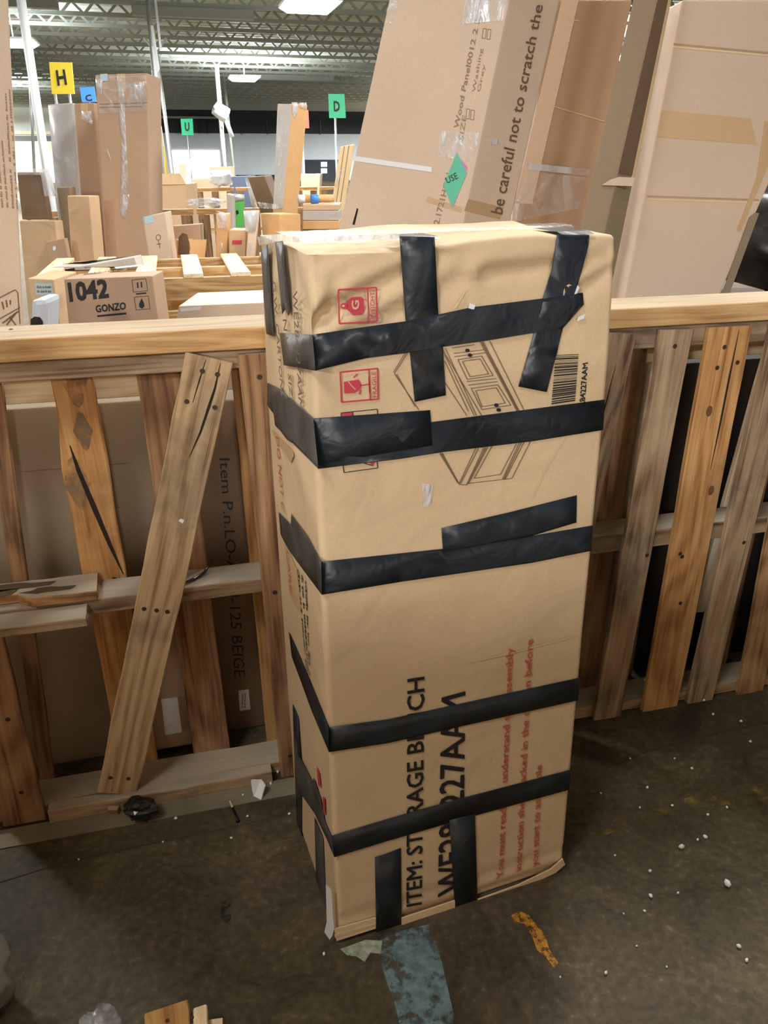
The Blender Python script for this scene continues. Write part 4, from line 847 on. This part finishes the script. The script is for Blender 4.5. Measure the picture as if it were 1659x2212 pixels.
poly('grey_wrap', [(600, 224), (630, 225), (611, 450), (590, 450)], PL, M['kraft_grey'], t, .004, .002)
film_on(t, PR, [[(630, 221), (645, 221), (640, 258), (632, 245)], [(644, 222), (662, 221), (662, 236), (648, 232)]]); film_on(t, PL, [[(601, 240), (612, 235), (608, 420), (596, 420)]], 'film_faint', .006)
t, PL, PR = three_edge_carton('low orange carton with a shaded side below the tall narrow one', ((561, 449), (566, 500)), ((602, 450), (604, 500)), ((649, 449), (650, 500)), 4.75, .7, .25, 1.225, M['kraft_orange'])
poly('clear_tape', [(556, 436), (600, 442), (602, 452), (562, 450)], PL, M['film_gloss'], t, .004)
# flat cartons stacked on one another
zt = [yplane((690, y), 5.0).hit((690, y)).z for y in (442, 455, 477, 496)]
for k, (mt, lab) in enumerate((('kraft_tan', 'flat tan carton topmost in the small stack beside the leaning carton'), ('kraft_grey', 'flat white-wrapped carton in the middle of the small stack'), ('kraft_orange', 'flat orange carton lowest in the small stack'))):
    carton(lab, [(654, (442, 455, 477)[k]), (733, (442, 455, 477)[k]), (732, (455, 477, 496)[k]), (654, (455, 477, 496)[k])], 5.0, .3, M[mt], r=.004, zb=zt[k+1]+.001)
cc = yplane((693, 496), 5.0).hit((693, 496)); under('plain carton carrying the small stack of flat cartons', V((cc.x, 5.16, 0)), .13, .15, zt[3])
pp = yplane((655, 433), 5.1).hit((655, 436)); tb = thing('cardboard_tube', 'cardboard tube with a blue end cap on the small stack', 'tube', pp)
r_ = .024; pz_ = zt[0]+r_+.004; a = V((pp.x, 5.1, pz_)); tube('tube_body', [a, a+FE*.19], r_, M['kraft_orange'], tb, 12); b_ = V((pp.x+.05, 5.08, pz_)); tube('blue_cap', [b_, b_+FE*.045], r_*1.12, M['blue'], tb, 12); tube('white_cap', [a-FE*.03, a+FE*.01], r_*1.05, M['paper'], tb, 12)
t, pl, tp = carton('pale upright bundle of planks left of the leaning carton', [(735, 317), (765, 311), (742, 450), (716, 450)], 5.65, .12, M['kraft_edge'])
lines('bundle_gap', [((744, 316), (726, 440)), ((754, 314), (735, 440))], pl, M['greyprint'], t, 2)
film_on(t, pl, [[(730, 370), (738, 366), (730, 400), (724, 402)]], 'film_gloss')

# farther pallet rows standing on edge, and what lies on and behind them
def standing_pallet(label, s0, T, L=1.2, Hh=1.12, mat='rail'):
    t = thing('standing_pallet', label, 'pallet', hp(s0+L/2, T, 0), 'farther standing pallets')
    for z in (Hh, Hh*.52, .04): board('stringer', hp(s0, T, z), hp(s0+L, T, z), .1, .045, V((0, 0, 1)), M['orange'], t, seg=2)
    for k in range(6): s = s0+.06+k*(L-.12)/5; board('deck_board', hp(s, T-.05, Hh-.05), hp(s, T-.05, 0), .1, .018, -FN, M['brownw'], t, seg=2)
    return t
def hs(px, T): p = Plane(FN*T, -FN).hit(px); return p.dot(FE), p.z
T2 = 7.6; s_2, z2 = hs((362, 452), T2)
for k, nm in enumerate(('first pallet of the second fence row, left end', 'second pallet of the second fence row', 'third pallet of the second fence row, behind the cartons')): standing_pallet(nm, s_2-1.0+k*1.25, T2, 1.22, z2)
T3 = 12.6; s_3, z3 = hs((412, 406), T3)
for k, nm in enumerate(('pallet in the third row left of the white cloth', 'pallet in the third row under the white cloth', 'pallet in the third row behind the tall narrow carton', 'pallet in the third row right of the tall narrow carton', 'last pallet of the third row toward the leaning carton')): standing_pallet(nm, s_3-.6+k*1.25, T3, 1.22, z3)
a = hp(*(lambda q: (q[0], T2+.02, q[1]))(hs((450, 440), T2))); c = V((a.x, a.y, z2+.001)); tag(blob('plastic_sheet', c, (.15, .04, .035), M['film_white'], None, 8, .5, 3, 3), 'crumpled clear plastic sheet lying on the second pallet row', 'plastic')
def on_row(label, quad, Y, D, mat, zb, **k): return carton(label, quad, Y, D, M[mat], zb=zb, r=.006, **k)
on_row('low grey-brown carton beyond the third pallet row', [(412, 387), (460, 385), (462, 412), (412, 412)], 13.6, .5, 'kraft_dull', 0)
on_row('square brown carton before the bright dock door', [(453, 361), (494, 360), (494, 400), (454, 400)], 16, .6, 'kraft_brown', 0)
on_row('dark navy crate beyond the third pallet row', [(495, 382), (541, 380), (541, 415), (497, 415)], 14.6, .6, 'navy', 0)
on_row('brown carton beyond the tall narrow carton, right side', [(650, 376), (692, 376), (690, 412), (650, 412)], 14, .5, 'kraft_brown', 0)
on_row('pink and white carton in front of the bright dock door', [(386, 355), (402, 354), (404, 400), (390, 400)], 18, .4, 'kraft_pink', 0)
p = hp(hs((480, 400), T3)[0], T3, z3+.001); tag(blob('white_cloth', p, (.16, .08, .11), M['paper'], None, 11, .5, 2.4, 3), 'crumpled white cloth lying on the third pallet row', 'cloth')

# ------------------------------------------------------------------ signs on posts
def sign(label, quad, Y, mat, letter, lq, postx, zlow=0.0, rest=True):
    pl = yplane(((quad[0][0]+quad[1][0])/2, quad[0][1]), Y); q = [pl.hit(p) for p in quad]
    base = V(((q[2].x+q[3].x)/2, Y+.03, 0)); t = thing('aisle_sign', label, 'sign', base)
    th = V((0, .012, 0)); vs, fs = ring_box([q[3], q[2], q[1], q[0]], [p+th for p in (q[3], q[2], q[1], q[0])]); mesh('sign_board', vs, fs, M[mat], t)
    if letter: text('sign_letter', letter, lq, pl, M['black'], t, .004, .03)
    for x in postx:
        p = pl.hit((x, quad[2][1]-8)); tube('sign_post', [V((p.x, Y+.03, 0)), V((p.x, Y+.03, p.z))], .022, M['steel'], t, 8)
    return t
sign('yellow aisle sign lettered H on two posts above the cartons', [(106, 134), (155, 135), (161, 203), (112, 203)], 12.6, 'yellow', 'H', [(125, 184), (144, 182), (139, 151), (121, 153)], (116, 147))
sign('blue aisle sign half hidden behind the tallest carton', [(172, 189), (203, 187), (209, 220), (177, 221)], 15.5, 'blue', 'C', [(186, 219), (199, 217), (196, 204), (184, 206)], (190,))
sign('green aisle sign lettered D beside the leaning carton', [(709, 203), (744, 203), (747, 255), (711, 255)], 18.5, 'green', 'D', [(722, 240), (734, 240), (733, 219), (721, 219)], (724,))
sign('small green aisle sign before the dark wall band', [(390, 257), (416, 256), (418, 292), (393, 292)], 26, 'green', 'U', [(400, 283), (409, 282), (408, 265), (399, 265)], (404,))
t = sign('red aisle sign mostly hidden behind the tall narrow carton', [(640, 238), (666, 238), (668, 277), (642, 277)], 16, 'redplastic', None, None, (652,))
# columns, pipes, hangings
def column(label, top, bot, Y, r, mat, name='column', z0=0.0, z1=None, cat='column', n=10):
    pl = yplane(bot, Y); b = pl.hit(bot); a = pl.hit(top)
    if z1 is not None: a = at_z(b, a, z1)
    b = at_z(a, b, z0); t = thing(name, label, cat, V((b.x, b.y, z0)))
    tube('shaft', [b, a], r, M[mat], t, n); return t, a, b
t, a, b = column('thick white roof column at far left', (62, 110), (104, 390), 15, .075, 'white', z1=CEIL-.5)
boxmesh('base_plate', (b.x-.15, b.y-.15, 0), (b.x+.15, b.y+.15, .02), M['steel'], t)
t, a, b = column('thin grey roof column behind the thick white one', (66, 200), (72, 320), 24, .04, 'steel', z1=CEIL-.5)
t, a, b = column('grey roof column hung with white strips left of centre', (326, 80), (352, 372), 20, .05, 'steel', z1=CEIL-.5)
pl = yplane((340, 372), 19.9)
for q in ([(333, 0), (338, 0), (349, 105), (345, 110)], [(325, 55), (331, 55), (345, 150), (340, 156)], [(328, 100), (333, 100), (343, 190), (338, 200)], [(332, 185), (336, 185), (341, 240), (337, 245)]): poly('hanging_strip', q, pl, M['white'], t, .05, .01)
t, a, b = column('yellow safety pipe beside the strip-hung column', (343, 258), (359, 372), 30, .06, 'orange_paint', 'safety_pipe', 0, None, 'pipe')
t, a, b = column('forked white column left of the bright door', (355, 240), (373, 375), 28, .055, 'white', z1=CEIL-.9)
tube('fork_arm', [a, a+V((-.35, 0, .4))], .035, M['white'], t, 8); tube('fork_arm', [a, a+V((.35, 0, .4))], .035, M['white'], t, 8)
t, a, b = column('white column right of the bright door carrying a dock fan', (478, 268), (487, 380), 36, .09, 'white', z1=CEIL-.5)
pl = yplane((482, 260), 35.6); p = pl.hit((478, 242))
fan = thing('dock_fan', 'bright white dock fan clamped high on the column by the door', 'fan', p)
tube('fan_drum', [p+V((-.22, -.12, .15)), p+V((.16, .12, -.12))], [.26, .30], M['white'], fan, 14); tube('fan_arm', [p+V((.1, .1, -.2)), p+V((.3, .4, -.9))], .09, M['white'], fan, 8); tube('fan_hub', [p+V((-.26, -.15, .18)), p+V((-.2, -.1, .14))], .08, M['steel'], fan, 10)
t, a, b = column('slim grey column behind the fan column', (490, 225), (498, 300), 40, .06, 'joist', z1=CEIL-.5)
# long ducts hung under the deck
for k, (x0, x1, y, lab) in enumerate(((16, 128, 16, 'short grey duct under the roof at upper left'), (286, 548, 34, 'long grey duct under the roof at upper middle'), (520, 720, 172, 'far grey duct under the roof beside the small lamp'))):
    zc = CEIL-.62; p0 = Plane((0, 0, zc), (0, 0, 1)).hit((x0, y)); L = (Plane(p0, -FN).hit((x1, y+8))-p0).dot(FE)
    t = thing('roof_duct', lab, 'duct', p0)
    vs, fs = hexa_bevel([p0+FE*a+FN*b+V((0, 0, z)) for z in (0, .22) for a, b in ((0, -.15), (L, -.15), (L, .15), (0, .15))], .02); mesh('duct_body', vs, fs, M['joist'], t)
    for f_ in (.15, .85): tube('hanger', [p0+FE*L*f_+V((0, 0, .2)), p0+FE*L*f_+V((0, 0, .62))], .012, M['steel'], t, 6)

# ================================================================== FLOOR: marks and litter
def floor_mark(name, label, px, mat, z=.0012, cat='floor mark', group=None):
    pts = [ground(p, z) for p in px]; c = sum(pts, V((0, 0, 0)))/len(pts)
    o = mesh(name, pts, [tuple(range(len(pts)))], M[mat], None, V((c.x, c.y, 0)))
    if o.data.polygons[0].normal.z < 0: o.data.flip_normals()
    return tag(o, label, cat, group)
floor_mark('painted_stripe', 'worn blue-grey painted stripe on the concrete below the taped carton', [(868, 2010), (928, 1996), (955, 2080), (985, 2212), (1000, 2290), (880, 2290), (856, 2180), (832, 2110), (815, 2050), (822, 2030)], 'stripe')
floor_mark('painted_patch', 'orange paint flecks on the concrete right of the blue stripe', [(1104, 1978), (1122, 1968), (1142, 1976), (1160, 2000), (1178, 2018), (1186, 2050), (1206, 2080), (1196, 2090), (1178, 2066), (1160, 2052), (1150, 2024), (1134, 1996), (1112, 1990)], 'orangemark')
floor_mark('painted_line', 'faded yellow line on the concrete right of the taped carton', [(1262, 1805), (1330, 1765), (1440, 1740), (1530, 1705), (1659, 1690), (1659, 1735), (1530, 1740), (1440, 1775), (1330, 1795), (1270, 1820)], 'yellowmark')
floor_mark('torn_sticker', 'torn pale sticker stuck to the concrete under the carton corner', [(735, 2050), (790, 2030), (826, 2032), (822, 2060), (800, 2058), (788, 2078), (770, 2066), (750, 2064)], 'sticker', .0016)
floor_mark('oily_stain', 'dark oily stain on the concrete at the foot of the left board', [(0, 1790), (30, 1772), (90, 1768), (128, 1775), (120, 1792), (60, 1822), (0, 1826)], 'purple', .0008)
floor_mark('dark_scuff', 'small dark green scuff on the concrete left of the carton', [(478, 1950), (492, 1940), (503, 1944), (496, 1962), (500, 1985), (488, 1996), (476, 1980)], 'darkscuff', .0008)
def joint(px):
    vs = []; fs = []
    for i, p in enumerate(px):
        a = ground(p, .0009); vs += [a-FN*.0018, a+FN*.0018]
        if i: fs.append((2*i-2, 2*i-1, 2*i+1, 2*i))
    o = mesh('floor_joint', vs, fs, M['joint'], floor)
joint([(0, 1905), (120, 1868), (270, 1834), (420, 1803), (600, 1765)]); joint([(1310, 1660), (1400, 1622), (1500, 1595), (1659, 1560)])
# dusty concrete kerb strip under the left pallet, with wet stains
kb_ = struct(mesh('trim_1', *ring_box([fpt(-1.6, .0, -.012), fpt(-.12, .0, -.012), fpt(-.12, .0, -.07), fpt(-1.6, .0, -.07)], [fpt(-1.6, .004, -.012), fpt(-.12, .004, -.012), fpt(-.12, .002, -.07), fpt(-1.6, .002, -.07)]), M['kerb'], None, V((0, 0, 0))))
# litter
p = ground((310, 1752)); tag(blob('plastic_lump', V((p.x+.005, p.y-.024, 0)), (.042, .030, .031), M['lump'], None, 3, .22, 1.6, 3, True), 'shiny black lump of plastic at the foot of the loose plank', 'litter')
p = ground((248, 1756)); o = tag(boxmesh('wood_chip', (p.x-.014, p.y-.012, 0), (p.x+.014, p.y+.004, .022), M['brownw']), 'small wood block beside the shiny black lump', 'wood scrap')
p = ground((560, 1722)); vs = [p+V(q) for q in ((-.014, 0, .001), (.006, -.012, .001), (.016, .004, .034), (.004, .016, .042), (-.02, .01, .048), (-.018, .004, .02))]
o = mesh('paper_scrap', vs+[v+V((.002, .003, .0)) for v in vs], [(0, 1, 2, 3), (0, 3, 4, 5), (6, 9, 8, 7), (6, 11, 10, 9)], M['paper'], None, p); tag(o, 'crumpled white paper scrap on the concrete left of the carton', 'litter')
a, b = ground((497, 1733)), ground((514, 1776)); sc = thing('dropped_screw', 'black screw with a pale tip lying left of the carton', 'screw', V((a.x, a.y, 0)))
tube('screw_shank', [a+(b-a)*.35+V((0, 0, .004)), b+V((0, 0, .004))], .0032, M['screw'], sc, 6); tube('screw_head', [b+V((0, 0, .005)), b+(b-a).normalized()*.003+V((0, 0, .005))], .0055, M['screw'], sc, 8); tube('pale_tip', [a+V((0, 0, .004)), a+(b-a)*.38+V((0, 0, .004))], .0028, M['pale'], sc, 6)
cme = None
for i, (x, y, r) in enumerate([(1471, 1833, 8), (1570, 1914, 10), (1404, 1884, 5), (1405, 1938, 6), (1464, 1931, 4), (1523, 1811, 6), (1507, 1816, 4), (1494, 1662, 4), (1398, 1703, 4), (1457, 1640, 3), (1570, 1746, 4), (1452, 1742, 4), (1382, 1746, 3), (1529, 1762, 4), (1298, 1715, 3), (1328, 1849, 3), (1361, 1640, 3), (1309, 2104, 5), (1595, 2047, 6), (1612, 2077, 5), (1392, 1970, 4), (1440, 2090, 3), (1620, 1604, 4), (700, 2063, 5), (500, 1812, 4), (290, 1775, 3), (380, 1770, 5), (525, 1719, 4), (535, 1765, 4), (600, 1670, 5), (352, 1820, 3), (170, 1858, 3), (1210, 2112, 3), (1600, 1560, 4), (1540, 1545, 4), (1520, 1515, 4), (1347, 1975, 3), (1375, 2045, 3), (585, 1695, 5), (625, 1760, 4)]):
    p = ground((x, y)); k = (p-EYE).length/FPX*r*.75
    if cme is None:
        o = blob('foam_crumb', p, (1, 1, .7), M['foam'], None, 2, .5, 2.5, 1); cme = o.data
    else: o = bpy.data.objects.new('foam_crumb', cme); C.objects.link(o)
    o.location = p; o.scale = (k, k*.8, k); o.rotation_euler = (0, 0, i*1.7)
    tag(o, 'tiny white foam crumb scattered on the concrete floor', 'litter', 'white crumbs on the floor')
for x, y, ln, an in ((930, 1, 0, 0),): pass
# bottom-left corner: fabric bundle, clear wrap, broken pallet ends
p = ground((-34, 2180)); tag(blob('fabric_bundle', V((p.x, p.y, 0)), (.058, .075, .085), M['greycloth'], None, 6, .3, 2, 3), 'grey fabric bundle cut off by the bottom left edge', 'bundle')
p = ground((222, 2235)); tag(blob('crumpled_wrap', V((p.x, p.y, 0)), (.036, .03, .026), M['film'], None, 9, .38, 2.6, 3), 'crumpled clear wrap on the concrete at the bottom edge', 'plastic')
fr = thing('pallet_fragment', 'broken pallet end with an orange and a pale board at the bottom edge', 'pallet', ground((370, 2260)))
def gp(px, z): return ground(px, z)
o = board('board_end', gp((358, 2172), .075), gp((385, 2420), .075), .078, .02, V((0, 0, 1)), M['orange_clean'], fr, jag=(.004, 0)); nails(o, [(-o['half']+.03, 0)], .004)
board('board_end', gp((431, 2173), .072), gp((452, 2420), .072), .026, .02, V((0, 0, 1)), M['pale'], fr, jag=(.004, 0))
board('stringer', gp((240, 2250), .055), gp((480, 2215), .055), .03, .055, V((0, 0, 1)), M['pale'], fr)
a = gp((405, 2196), .07); tube('bent_nail', [a, a+V((.008, .004, .004)), a+V((.012, -.004, .001))], .0018, M['nail'], fr, 6)
